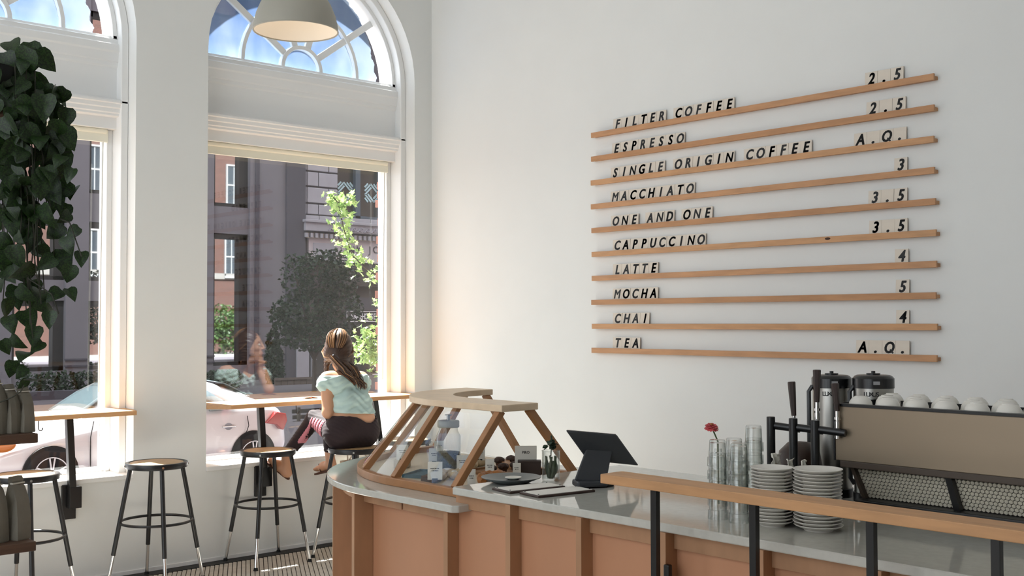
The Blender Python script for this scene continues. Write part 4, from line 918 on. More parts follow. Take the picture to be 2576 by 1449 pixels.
# name cards on little stands
def card(px, py, w_, h_, z, lab, lines, rz=-.75, lean=.12, inkw=None):
    p = onz(z, px, py); t = thing('name_card', lab, 'card', (p.x, p.y, z), rz, group='pastry name cards')
    t.rotation_euler = (-lean, 0, rz)
    b = MB(); b.box(-w_/2, w_/2, -.0008, .0008, 0, h_); b.obj('card', M_CARD, t)
    b = MB(); b.box(-.012, .012, -.004, .016, 0, .006); b.obj('foot', M_BLACK, t)
    if lines:
        b = MB()
        for i, (wd_, zz) in enumerate(lines):
            x = -wd_*w_/2
            while x < wd_*w_/2-.002:
                l_ = random.uniform(.003, .007); b.box(x, min(x+l_, wd_*w_/2), -.0016, -.0008, zz*h_-.0016, zz*h_+.0016); x += l_+.0016
        b.obj('print', M_CINK, t)
Lx = [(.6, .62), (.45, .5)]
for (px, py, w_, h_, z, lab) in ((1012, 1157, .056, .072, ZC+.04, 'white name card on the kraft box at the curved end'), (1093, 1163, .052, .066, ZC+.03, 'white name card with two printed lines below the jar'), (1094, 1207, .062, .075, ZC+.034, 'large white name card standing on the brownie slab'), (1163, 1182, .052, .066, ZC+.02, 'white name card right of the slanted reflection'),
                                 (1104, 1140, .045, .06, ZC+.06, 'small plain card in front of the big jar'), (1207, 1158, .05, .062, ZC+.03, 'white name card behind the thick front post'), (1232, 1195, .04, .07, ZC+.01, 'narrow card beside the dark muffins'), (1300, 1196, .036, .055, ZC+.01, 'narrow card between muffins and the brown box'), (1186, 1226, .034, .075, ZC+.01, 'narrow card at the foot of the front post')):
    card(px, py, w_, h_, z, lab, Lx)
p = onz(ZC, 1332, 1196); t = thing('brown_box', 'dark brown cake box behind the grey platter', 'box', (p.x, p.y, ZC+.0), -.75); b = MB(); b.box(-.052, .052, -.03, .03, 0, .066); b.obj('carton', mat('dark_brown', (50, 36, 30), .6), t, bevel=.003); b = MB(); b.box(-.053, .053, -.031, .031, .06, .068); b.obj('lid', mat('dark_brown', (50, 36, 30)), t, bevel=.002)
pz = thing('name_card', 'large white card reading PIRO on the dark brown box', 'card', (p.x+.01, p.y+.035, ZC+.03), -.75, group='pastry name cards'); b = MB(); b.box(-.05, .05, -.0008, .0008, 0, .10); b.obj('card', M_CARD, pz); link('print', glyph('PIRO', .016, M_CINK, 0, .0004, .0003), pz, (0, -.0015, .065), (PI/2, 0, 0)); b = MB(); b.box(-.045, .045, 0, .02, -.03, .0); b.obj('foot', M_BLACK, pz)
# big storage jar with pump lid
p = onz(ZC, 1128, 1182); JX, JY = p.x, p.y
t = thing('storage_jar', 'tall glass jar with pale lid inside the pastry case', 'jar', (JX, JY, ZC)); JH = .20
b = MB(); b.lathe([(.052, 0), (.058, .01), (.058, JH-.04), (.045, JH-.015), (.045, JH)], n=32, close=False); b.obj('glass', M_JARG, t, smooth=True)
b = MB(); b.lathe([(.05, .004), (.053, .012), (.053, .085), (.0, .09)], n=24); b.obj('contents', mat('jar_herbs', (106, 98, 62), .9, var=(60, .5), bump=(90, 1)), t, smooth=True)
b = MB(); b.lathe([(.050, JH), (.052, JH+.004), (.052, JH+.028), (.049, JH+.032), (.0, JH+.033)], n=32); b.obj('lid', mat('lid_pale', (176, 172, 156), .5), t, smooth=True)
b = MB(); b.cyl((0, 0, JH+.033), (0, 0, JH+.055), .008, n=12); b.cyl((0, 0, JH+.055), (0, 0, JH+.060), .017, n=16); b.obj('lid_knob', M_STEEL, t, smooth=True)

# ================================================================== THINGS ON THE UPPER COUNTER
def uz(px, py): p = onz(ZU, px, py); return (p.x, p.y, ZU)
# grey platter
x, y, z = uz(1286, 1214)
t = thing('platter', 'shallow slate grey platter left of the glass herb jar', 'platter', (x, y, z), .3); M_SL = mat('slate', (84, 92, 94), .35, var=(20, .15))
b = MB(); b.lathe([(.0, .004), (.055, .004), (.06, .0), (.065, .0), (.118, .021), (.12, .024), (.115, .024), (.062, .009), (.0, .009)], n=40); b.obj('dish', M_SL, t, smooth=True); t.scale = (1, 1.0, 1)
cz = thing('sauce_saucer', 'small white saucer on the grey platter', 'saucer', (x+.02, y+.01, z+.0095)); b = MB(); b.lathe([(.02, 0), (.034, .008), (.034, .010), (.02, .004), (0, .004)], n=24); b.obj('dish', M_WHITE, cz, smooth=True); b = MB(); b.lathe([(.018, .0045), (0, .006)], n=20); b.obj('sauce', mat('sauce', (222, 216, 200), .4), cz, smooth=True)
# herb jar: glass with a little succulent
x, y, z = uz(1386, 1209); t = thing('herb_jar', 'small glass jar with a dark green sprig beside the tablet', 'jar', (x, y, z)); H = .118; r = .036
b = MB(); b.lathe([(.0, .003), (r-.002, .003), (r, .006), (r, H), (r+.002, H+.002), (r, H+.004), (r-.003, H), (r-.003, .01), (0, .01)], n=32, close=False); b.obj('glass', M_JARG, t, smooth=True)
b = MB(); 
for k in range(6):
    a = k*1.05; b.tube([(.008*math.cos(a), .008*math.sin(a), .012), (.02*math.cos(a+.5), .02*math.sin(a+.5), .06), (.022*math.cos(a+1), .022*math.sin(a+1), .098)], [.007, .0075, .003], 7)
b.ball((.006, -.006, .05), (.02, .02, .03)); b.obj('green_stems', mat('stem_green', (66, 78, 50), .7, var=(50, .4)), t, smooth=True)
b = leaves([(random.gauss(0, .012), random.gauss(0, .012), H+.006+random.random()*.03) for _ in range(26)]+[(.004, 0, H+.03+.012*k) for k in range(3)], .026, OVAL); leafobj('sprig', b, mat('sprig_green', (34, 52, 34), .6), t)
b = MB(); b.tube([(0, 0, H-.02), (.004, 0, H+.03), (.003, .002, H+.062)], .0022, 6); b.obj('sprig_stem', mat('sprig_green', (34, 52, 34)), t)
# clipboards
M_WALN = mat('dark_walnut', (56, 36, 28), .5, var=(9, .25)); M_PAPER = mat('menu_paper', (232, 228, 220), .7)
def board(c4, lab):
    P = [Vector(uz(*q)) for q in c4]; c = (P[0]+P[1]+P[2]+P[3])/4; ex_ = (P[1]-P[0]+P[2]-P[3])/2; w_ = ex_.length; ey = (P[3]-P[0]+P[2]-P[1])/2; h_ = ey.length
    rz = math.atan2(ex_.y, ex_.x); t = thing('menu_board', lab, 'menu board', (c.x, c.y, ZU), rz)
    b = MB(); b.box(-w_/2, w_/2, -h_/2, h_/2, 0, .009); b.obj('board', M_WALN, t, bevel=.003)
    b = MB(); b.box(-w_/2+.012, w_/2-.008, -h_/2+.008, h_/2-.008, .009, .0102); b.obj('paper', M_PAPER, t)
    b = MB()
    for sx in (-1, 1):
        for sy in (-1, 1): b.cyl((sx*(w_/2-.018), sy*(h_/2-.013), .0102), (sx*(w_/2-.018), sy*(h_/2-.013), .0125), .003, n=10)
    b.obj('screws', M_BLACK, t)
board([(1246, 1234), (1292, 1245), (1413, 1226), (1366, 1217)], 'walnut menu board with white sheet, nearer the herb jar')
board([(1317, 1245), (1366, 1256), (1486, 1236), (1437, 1226)], 'walnut menu board with white sheet, in front of the tablet')
# tablet on its swivel stand
M_TAB = mat('tablet_dark', (52, 54, 58), .38, bump=(300, .02)); M_TABE = mat('tablet_edge', (90, 90, 92), .35)
bx, by, bz = uz(1505, 1221)
D_ = (Vector((bx, by, ZU))-Vector(CAM)).dot(Vector(CR[2]))
t = thing('tablet_register', 'charcoal tablet register on a tilting stand, seen from behind', 'tablet', (bx, by, bz))
def dp(px, py, D=D_): return Vector(CAM+D*_ray(px, py))-Vector((bx, by, bz))
fwd = Vector(CR[2]); fwd.z = 0; fwd.normalize()
# screen slab: a quadrilateral seen from behind; the top edge leans towards the camera
A, Bq, Cq, Dq = dp(1424, 1085, D_-.10), dp(1552, 1096, D_-.05), dp(1607, 1173, D_+.05), dp(1478, 1160, D_+.0)
nrm_ = (Bq-A).cross(Dq-A).normalized()
if nrm_.dot(fwd) < 0: nrm_ = -nrm_
q4 = [A, Bq, Cq, Dq]; b = MB(); vs = q4+[p+nrm_*.012 for p in q4]; b.add(vs, [(0, 1, 2, 3), (4, 5, 6, 7), (0, 1, 5, 4), (1, 2, 6, 5), (2, 3, 7, 6), (3, 0, 4, 7)]); b.obj('housing', M_TAB, t, bevel=.006)
sc_ = [A+(p-A)*.96+(Cq-A)*.02+nrm_*.0122 for p in q4]; b = MB(); b.add(sc_+[p+nrm_*.001 for p in sc_], [(0, 1, 2, 3), (4, 5, 6, 7), (0, 1, 5, 4), (1, 2, 6, 5), (2, 3, 7, 6), (3, 0, 4, 7)]); b.obj('screen', mat('screen_black', (12, 12, 14), .08), t)
lg = [dp(1478, 1124, D_-.025), dp(1540, 1133, D_-.0), dp(1534, 1185, D_+.03), dp(1446, 1204, D_-.05)]
lg = [dp(1477, 1124, D_-.03), dp(1541, 1133, D_-.01), dp(1524, 1222, D_-.06), dp(1446, 1207, D_-.085)]
ln_ = (lg[1]-lg[0]).cross(lg[3]-lg[0]).normalized(); ln_ = ln_ if ln_.dot(fwd) > 0 else -ln_
b = MB(); b.add(lg+[p+ln_*.012 for p in lg], [(0, 1, 2, 3), (4, 5, 6, 7), (0, 1, 5, 4), (1, 2, 6, 5), (2, 3, 7, 6), (3, 0, 4, 7)]); b.obj('stand_leg', M_TAB, t, bevel=.005)
b = MB(); b.cyl((0, 0, .002), (0, 0, .012), .062, n=32)
rr = math.atan2((Bq-A).y, (Bq-A).x)
b.obj('swivel_base', M_RUBBER, t, smooth=True)
b = MB(); fb_ = [dp(1446, 1207, D_-.085), dp(1524, 1222, D_-.06)]; c_ = (fb_[0]+fb_[1])/2; c_.z = .018; b.obox(c_+fwd*.02, (.125, .075, .026), Matrix.Rotation(rr, 3, 'Z')); b.obj('stand_foot', M_TAB, t, bevel=.008)

# ================================================================== FRONT ARM RAIL
t = thing('queue_rail', 'oak hand rail on thin black posts along the counter front', 'rail')
b = MB(); b.box(-2.858, -2.757, -6.7, -4.483, 1.091, 1.12); b.obj('rail', M_OAKY, t, bevel=.0025)
for y in (-4.667, -5.029, -5.391, -5.715, -6.1, -6.5):
    b = MB(); b.box(-2.82, -2.80, y-.011, y+.011, 0, 1.091); b.obj('post', M_BLACK, t, bevel=.001)
# ================================================================== COFFEE STATION (right)
# --- stacks of upturned tumblers
b = MB(); GH = .086
b.lathe([(.0335, 0), (.0335, .003), (.0325, .03), (.029, .031), (.0262, GH-.004), (.0240, GH), (.0, GH)], n=20, close=False)
b.lathe([(.0305, 0), (.0255, GH-.010), (.0, GH-.011)], n=20, close=False)
gm = b.mesh('tumbler', M_JARG, True); sk = (('nearest the flower', 1806, 1305, 1106), ('between the flower stack and the saucers', 1860, 1314, 1115), ('behind, half hidden by the front glasses', 1848, 1290, 1102), ('tallest, beside the black posts', 1897, 1290, 1070))
for (nm, px, py, pt) in sk:
    p = onz(ZU, px, py); zt = onx(p.x, px, pt).z; n = max(3, round((zt-ZU-GH)/.0445)+1); st_ = (zt-ZU-GH)/(n-1)
    for k in range(n):
        o = link('tumbler', gm, None, (p.x+random.uniform(-.001, .001), p.y, ZU+k*st_), (0, 0, random.random()*6))
        tag(o, 'clear upturned tumbler, %s from the top, glass stack %s' % (ordw[n-1-k], nm), 'glass', 'stacked tumblers, stack '+nm)
# --- saucer stacks
b = MB(); RS_ = .066
b.lathe([(.0, .004), (.032, .004), (.034, .0), (.038, .0), (.040, .005), (RS_-.004, .0155), (RS_, .019), (RS_, .0205), (RS_-.004, .0195), (.036, .009), (.0, .008)], n=40); sm_ = b.mesh('saucer', M_WHITE, True)
for (nm, px, py, pt, s) in (('left', 1943, 1322, 1166, .99), ('right', 2058, 1334, 1170, 1.12)):
    p = onz(ZU, px, py); zt = onx(p.x, px, pt+8).z; n = 17; st_ = (zt-ZU-.02)/(n-1)
    for k in range(n):
        o = link('saucer', sm_, None, (p.x+random.uniform(-.0015, .0015), p.y+random.uniform(-.0015, .0015), ZU+k*st_), (0, 0, random.random()*6), (s, s, .95))
        tag(o, 'white saucer, %s from the top of the %s saucer stack' % (ordw[n-1-k], nm), 'saucer', 'saucers in the %s stack' % nm)
# --- zinnia in its slim tube
p = onx(-2.31, 1804, 1110); f0 = onx(-2.31, 1790, 1074)
t = thing('zinnia_flower', 'pink zinnia bloom on a single stem behind the tumblers', 'flower', (p.x, p.y, ZU))
t.location = (0, 0, 0)
b = MB(); b.tube([(p.x, p.y-.005, ZU+.01), (p.x, p.y-.003, p.z), f0], .0028, 7); b.obj('stem', mat('flower_stem', (70, 84, 52), .7), t, smooth=True)
M_PINK = mat('petal_pink', (214, 92, 96), .6, var=(60, .25)); b = MB(); pm_ = MB()
tilt = Matrix.Rotation(.25, 3, 'X') @ Matrix.Rotation(-.15, 3, 'Y')
for ring, (n, L_, el) in enumerate(((17, .027, -.25), (15, .024, .15), (12, .019, .5), (8, .013, .9))):
    for k in range(n):
        a = 2*PI*(k+.5*ring)/n+random.uniform(-.08, .08); e_ = el+random.uniform(-.12, .12); Rm = tilt @ Matrix.Rotation(a, 3, 'Z') @ Matrix.Rotation(-e_, 3, 'Y')
        q = [(0, 0, 0), (L_*.5, -.0042, .001), (L_*.9, -.0045, 0), (L_, 0, -.001), (L_*.9, .0045, 0), (L_*.5, .0042, .001)]
        mb = MB(); mb.add([f0+Rm @ Vector(v) for v in q]+[f0+Rm @ Vector(v)-Vector((0, 0, .0008)) for v in q], [tuple(range(6)), tuple(range(6, 12))]+[(i, (i+1) % 6, 6+(i+1) % 6, 6+i) for i in range(6)])
        mb.obj('petal', M_PINK, t)
b = MB(); b.ball(f0+Vector((0, 0, .008)), (.006, .006, .005)); b.obj('flower_eye', mat('flower_eye', (150, 92, 40), .8), t, smooth=True)
b = MB(); b.lathe([(.016, 0), (.017, .002), (.013, .20), (.012, .20), (.015, .004), (0, .004)], (p.x, p.y-.004, ZU), 16, close=False); tag(b.obj('bud_vase', M_JARG, None, smooth=True), 'slim clear bud vase holding the pink zinnia', 'vase')
# --- draught tower: black posts, cross tubes, tap handles
t = thing('tap_tower', 'black three-post tap tower with tall dark wooden handles', 'tap tower')
TX = -2.2; yp = (-4.666, -4.755, -4.839)
for i, y in enumerate(yp):
    zt = onx(TX, (1939, 1995, 2050)[i], (1048, 1052, 1057)[i]).z
    b = MB(); b.cyl((TX, y, ZU), (TX, y, zt), .0145, n=20); b.obj('post', M_BLACK, t, smooth=True, bevel=.002)
    b = MB(); b.cyl((TX, y, ZU), (TX, y, ZU+.012), .028, n=20); b.obj('flange', M_BLACK, t, smooth=True)
    b = MB(); b.cyl((TX+.006, y, zt-.03), (TX+.03, y-.095, zt-.026-.012), .0125, n=14); b.obj('cross_tube', M_BLACK, t, smooth=True)
M_HAND = mat('handle_walnut', (48, 30, 24), .45, var=(14, .3), stretch=(4, 4, 1))
for (px, pt, pb, tl) in ((1997, 960, 1046, -.06), (2055, 930, 1012, .0), (2106, 964, 1034, .02)):
    q1 = onx(TX+.03, px, pb); q0 = onx(TX+.03, px-6*(tl != 0), pt)
    b = MB(); d = (q0-q1).normalized(); b.tube([q1, q1.lerp(q0, .5), q1.lerp(q0, .97), q0], [.0085, .0115, .0135, .012], 6); ho = b.obj('tap_handle', M_HAND, t, bevel=.001)
    b = MB(); b.cyl(q1, q1-Vector((0, 0, .035)), .006, n=12); b.cyl(q1-Vector((0, 0, .02)), q1-Vector((0, 0, .028)), .010, n=14); b.cyl(q1-Vector((0, 0, .035)), q1-Vector((0, 0, .09)), .008, n=12); b.obj('tap_stem', M_CHROME, ho, smooth=True)
# dark wooden knock-out drum and crumpled napkins
p = onz(ZU, 1978, 1240); t = thing('knock_drum', 'round dark wooden drum behind the tap posts', 'drum', (-2.02, -4.66, ZU))
b = MB(); b.lathe([(.05, 0), (.075, .05), (.08, .12), (.07, .18), (.04, .21), (0, .215)], n=32); b.obj('body', mat('drum_wood', (58, 38, 28), .4, var=(10, .3)), t, smooth=True); b = MB(); b.torus((0, 0, .10), .0795, .004, 32, 6); b.obj('hoop', M_BLACK, t, smooth=True)
M_NAP = mat('napkin', (222, 218, 206), .9)
for (px, py, s, lab) in ((1952, 1160, 1.0, 'crumpled white napkin behind the left saucers'), (1988, 1164, .75, 'crumpled white napkin between the saucer stacks'), (2022, 1164, .7, 'crumpled white napkin behind the right saucers')):
    p = onx(-2.36, px, py); b = MB(); rows = []
    for i in range(7):
        rows.append([(p.x+(j-3)*.008*s+random.uniform(-.004, .004), p.y+math.sin(j*1.7+i)*.006*s, p.z-.03+i*.009*s+random.uniform(-.004, .004)) for j in range(7)])
    b.grid(rows); o = b.obj('napkin', M_NAP, None, smooth=True, solid=.002); tag(o, lab, 'napkin')
p = onx(-2.36, 1985, 1160); t = thing('napkin_holder', 'low dark napkin holder hidden behind the saucers', 'holder', (-2.36, p.y, ZU)); b = MB(); b.box(-.03, .03, -.09, .09, 0, .012); b.obj('base', M_BLACK, t); b = MB(); b.box(-.03, -.026, -.09, .09, .012, p.z-ZU-.03); b.box(.026, .03, -.09, .09, .012, p.z-ZU-.03); b.box(-.026, .026, -.09, .09, p.z-ZU-.04, p.z-ZU-.032); b.obj('sides', M_BLACK, t)
# --- thermal servers
for i, (px, lab) in enumerate(((2092, 'steel thermal coffee server behind the tap handles, left of the pair'), (2197, 'steel thermal coffee server behind the espresso machine, right of the pair'))):
    c = onx(-1.80, px, 960); zt = onx(-1.80, px, 943).z; t = thing('thermal_server', lab, 'coffee server', (-1.80, c.y, ZU), group='steel thermal coffee servers'); H = zt-ZU; r = .069
    b = MB(); b.lathe([(r, .02), (r, H-.04)], n=36); b.obj('body', M_STEEL, t, smooth=True)
    b = MB(); b.lathe([(r+.004, 0), (r+.004, .03), (r, .032)], n=36); b.obj('base', M_BLACK, t, smooth=True)
    b = MB(); b.lathe([(r+.003, H-.046), (r+.003, H-.012), (r-.004, H-.004), (r-.012, H), (0, H+.001)], n=36); b.obj('lid', mat('lid_black', (22, 22, 24), .25), t, smooth=True)
    b = MB(); b.cyl((0, 0, H), (0, 0, H+.006), .024, n=20); b.cyl((0, 0, H+.006), (0, 0, H+.014), .007, n=12); b.obj('knob', M_BLACK, t, smooth=True)
    va = math.atan2(CAM[1]-c.y, CAM[0]+1.80)
    for k in range(1):
        d = Vector((math.cos(va+.15), math.sin(va+.15), 0)); b = MB(); b.obox(d*(r+.004)+Vector((0, 0, H-.026)), (.002, .022, .012), Matrix.Rotation(va+.15, 3, 'Z')); b.obj('badge', mat('badge', (150, 150, 150), .4), t)
    dl = Vector((math.cos(va-1.35), math.sin(va-1.35), 0)); b = MB(); b.tube([dl*(r)+Vector((0, 0, H-.04)), dl*(r+.014)+Vector((0, 0, H-.06)), dl*(r+.014)+Vector((0, 0, .08)), dl*r+Vector((0, 0, .06))], .008, 8); b.obj('handle', M_BLACK, t, smooth=True)
    # LUXUS lettering wrapped on the body
    for k, ch in enumerate('LUXUS'):
        a = va-.42+k*.155+.0; d = Vector((math.cos(a), math.sin(a), 0)); link('letter', glyph(ch, .022, M_LTR, 0, .0004, .0003), t, d*(r+.0006)+Vector((0, 0, H-.073)), (PI/2, 0, a+PI/2))
# --- espresso machine
em = thing('espresso_machine', 'wide bronze panelled espresso machine with hexagon lattice below', 'espresso machine')
MX = -2.15; yl = onx(MX, 2099, 1080).y; z_t = onx(MX, 2099, 1014).z; z_b = onx(MX, 2099, 1156).z; yr = -5.95; XB = -1.89
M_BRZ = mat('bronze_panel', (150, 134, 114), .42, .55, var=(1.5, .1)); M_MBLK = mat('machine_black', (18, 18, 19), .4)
b = MB(); b.box(MX-.004, MX+.012, yr, yl-.006, z_b, z_t-.009); b.obj('back_panel', M_BRZ, em, bevel=.002)
b = MB(); b.box(MX-.006, MX+.02, yr, yl, z_t-.009, z_t); b.box(MX-.006, MX+.02, yl-.006, yl, z_b, z_t); b.box(MX, XB, yl-.008, yl, z_b, z_t); b.box(MX, XB, yr, yl, z_t-.03, z_t-.02); b.box(XB-.01, XB, yr, yl, z_b, z_t); b.obj('frame', M_MBLK, em)
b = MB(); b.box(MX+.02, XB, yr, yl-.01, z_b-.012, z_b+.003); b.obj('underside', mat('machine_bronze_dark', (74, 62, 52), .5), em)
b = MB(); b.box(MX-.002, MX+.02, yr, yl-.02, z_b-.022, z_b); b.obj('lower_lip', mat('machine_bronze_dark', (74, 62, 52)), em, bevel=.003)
zc0 = ZU+.055
b = MB(); b.box(MX+.10, XB, yr, yl-.045, zc0, z_b-.01); b.obj('inner_body', mat('lattice_back', (42, 38, 34), .7), em)
b = MB(); b.box(MX+.02, XB, yr, yl-.06, ZU+.022, zc0); b.obj('drip_base', M_MBLK, em, bevel=.004)
for y in (yl-.10, yl-.45, yl-.8, yr+.08):
    for x in (MX+.07, XB-.05):
        b = MB(); b.cyl((x, y, ZU), (x, y, ZU+.022), .018, n=14); b.obj('foot', M_RUBBER, em, smooth=True)
# lattice surface leans back towards its foot
def lat(y, z): f_ = (z_b-.02-z)/(z_b-.02-zc0); return MX+.045+.035*f_
hx = .0068; pt = .0136; cells = []
hm_ = MB(); pr6 = [(hx*.98*math.cos(PI/6+k*PI/3), hx*.98*math.sin(PI/6+k*PI/3)) for k in range(6)]; hm_.prism(pr6, -.002, .002, 0); M_HEX = mat('lattice_cell', (214, 206, 188), .5, var=(30, .1))
hme = hm_.mesh('lattice_cell', M_HEX)
nz = int((z_b-.022-zc0-.004)/(pt*.866))
for r_ in range(nz):
    z = zc0+.008+r_*pt*.866; y = yl-.055-.0*(r_)-(pt/2 if r_ % 2 else 0)
    while y > yr+.02:
        cells.append((lat(y, z), y, z)); y -= pt
b = MB(); b.add([(lat(0, zc0)+.004, yl-.045, zc0), (lat(0, zc0)+.004, yr, zc0), (lat(0, z_b-.02)+.004, yr, z_b-.02), (lat(0, z_b-.02)+.004, yl-.045, z_b-.02)], [(0, 1, 2, 3)]); b.obj('lattice_sheet', mat('lattice_back', (42, 38, 34)), em, solid=.004)
cells.sort(key=lambda c: -c[1]); vis = [c for c in cells if c[1] > -5.62]
vis.sort(key=lambda c: c[1])
tl_ = math.atan2(.035, z_b-.02-zc0)
for c in vis[:300]: link('lattice_cell', hme, em, c, (0, -tl_, 0))
rest = MB(); R_t = Matrix.Rotation(-tl_, 3, 'Y')
for c in vis[300:]+[c for c in cells if c[1] <= -5.62]:
    o_ = len(rest.v); rest.add([Vector(c)+R_t @ Vector((a, u, v)) for a in (-.002, .002) for u, v in pr6], [tuple(range(6)), tuple(range(6, 12))]+[(i, (i+1) % 6, 6+(i+1) % 6, 6+i) for i in range(6)])
rest.obj('lattice_cells', M_HEX, em)['kind'] = 'stuff'
yy = onx(MX+.03, 2398, 1240).y
b = MB(); b.beam((MX+.03, yy+.012, z_b-.02), (MX+.06, yy-.004, zc0-.01), .02, .022, up=(1, 0, 0)); b.obj('brace', M_MBLK, em)
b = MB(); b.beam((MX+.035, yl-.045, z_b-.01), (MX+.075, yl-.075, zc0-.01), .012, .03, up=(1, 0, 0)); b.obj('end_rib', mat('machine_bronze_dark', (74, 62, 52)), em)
# cups upside down on the cup warmer
b = MB(); b.lathe([(.040, 0), (.0405, .004), (.036, .03), (.027, .046), (.020, .050), (.019, .053), (.0, .052)], n=28); cm_ = b.mesh('cup', M_WHITE, True)
k = 0
for j, x in enumerate((MX+.055, MX+.155, MX+.26)):
    for i in range(8):
        y = yl-.065-i*.098-(.04 if j % 2 else 0)
        zoff = z_t-.0195
        o = link('cup', cm_, None, (x, y, zoff), (0, 0, random.random()*6), (1, 1, .82)); tag(o, 'white upturned cup on the espresso machine, %s row, %s from the left' % (('front', 'middle', 'back')[j], ordw[i]), 'cup', 'upturned cups on the espresso machine'); k += 1
# ================================================================== LEFT FOREGROUND: SHELF, PAPER BAGS, POTHOS
M_SHW = mat('shelf_walnut', (92, 66, 50), .6, var=(7, .3), stretch=(1, 8, 8)); M_BAG = mat('paper_bag', (128, 122, 110), .9, var=(18, .1), bump=(40, .15)); M_BAGI = mat('bag_tie', (216, 212, 200), .8)
su = thing('retail_shelf', 'dark wooden retail shelf at the left edge', 'shelf')
XR, YFr = -3.987, -2.785; ZS1, ZS2, ZS3 = 1.203, .818, 2.36
for z, xr in ((ZS1, XR), (ZS2, XR-.003), (ZS3, XR-.10)):
    b = MB(); b.box(-5.4, xr, YFr, YFr+.26, z-.034, z); b.obj('shelf_board', M_SHW, su, bevel=.003)
for x in (-5.38, -4.45):
    for y in (YFr+.03, YFr+.22):
        b = MB(); b.box(x-.015, x+.015, y-.015, y+.015, 0, ZS3+.02); b.obj('upright', M_BLACK, su)
def bag(px, z, w_, d_, h_, rz, lab, yo=.10, lean=0):
    p = ony(YFr+yo, px, 1000); t = thing('coffee_bag', lab, 'bag', (p.x, YFr+yo, z), rz, group='grey paper coffee bags on the shelf')
    rows = []
    for i, (f_, wf, df, off) in enumerate(((0, 1, 1, 0), (.02, 1.02, 1.03, 0), (.35, 1.0, .98, 0), (.62, .98, .86, .004), (.82, .93, .45, .006), (.90, .86, .22, .010), (.93, .88, .30, .010), (1.0, .84, .18, .014))):
        a, c = w_/2*wf, d_/2*df; g_ = .18*c*(1 if i > 1 else 0)+.012*(f_ > .5); zz = h_*f_; j = lambda: random.uniform(-.002, .002)
        rows.append([(-a+j(), -c+off, zz), (0+j(), -c+off-.002, zz), (a+j(), -c+off, zz), (a-g_, off, zz+j()), (a+j(), c+off, zz), (0, c+off, zz), (-a+j(), c+off, zz), (-a+g_, off, zz)])
    b = MB(); b.grid(rows, closed=True); n = 8; b.add(rows[0], [tuple(range(n))]); b.add(rows[-1], [tuple(range(n))]); b.obj('paper', M_BAG, t, bevel=.0)
    b = MB(); b.box(-w_*.46, w_*.46, -d_*.09, d_*.12, h_*.885, h_*.905); b.obj('tin_tie', M_BAGI, t)
bag(-9, ZS1+.0005, .052, .055, .20, .45, 'grey paper coffee bag cut by the left picture edge, upper shelf', .07)
bag(27, ZS1+.0005, .046, .055, .175, .5, 'grey paper coffee bag in the middle of the upper shelf', .07)
bag(62, ZS1+.0005, .046, .055, .165, .4, 'grey paper coffee bag at the right end of the upper shelf', .07)
bag(-8, ZS2+.0005, .058, .065, .225, .5, 'grey paper coffee bag cut by the left picture edge, lower shelf', .08)
bag(47, ZS2+.0005, .060, .068, .225, .45, 'grey paper coffee bag at the right end of the lower shelf', .09)
# --- trailing pothos in a dark pot on the top board
pp = thing('pothos_plant', 'large trailing pothos with heart shaped leaves at left', 'plant', (-4.14, YFr+.10, ZS3)); pp.location = (0, 0, 0)
pc_ = Vector((-4.15, YFr+.11, ZS3))
b = MB(); b.lathe([(.07, 0), (.088, .02), (.10, .15), (.105, .16), (.095, .16), (.09, .14), (0, .135)], pc_, 28); b.obj('pot', mat('pot_dark', (24, 24, 24), .6), pp, smooth=True)
M_POTH = leaf_mat('pothos_leaf', (18, 34, 14), (40, 64, 24), .22)
hs = []
for i in range(13):
    a = 2*PI*i/12; hs.append((.5*math.sin(a)**3*1.02, (.42*math.cos(a)-.17*math.cos(2*a)-.06*math.cos(3*a))))
out = [(0, -.60), (.15, -.40), (.31, -.14), (.39, .10), (.35, .30), (.20, .41), (0, .37)]
out = out+[(-x, y) for x, y in out[1:-1][::-1]]
def heart(curl):
    b = MB(); n = len(out); mid = [(0, .30), (0, 0), (0, -.3)]
    vs = [(0, 0, 0)]+[(x, y, abs(x)*curl[0]-(y-.1)**2*curl[1]) for x, y in out]
    inn = [(x*.55, y*.55, abs(x)*.4*curl[0]+.02-(y*.55)**2*curl[1]*.5) for x, y in out]
    vs += inn
    fs = [(0, n+1+i, n+1+(i+1) % n) for i in range(n)]+[(n+1+i, 1+i, 1+(i+1) % n, n+1+(i+1) % n) for i in range(n)]
    b.add(vs, fs); return b.mesh('leaf', M_POTH, True, 80)
hms = [heart((.25, .35)), heart((.4, .15)), heart((.1, .5))]
Dp = 4.0
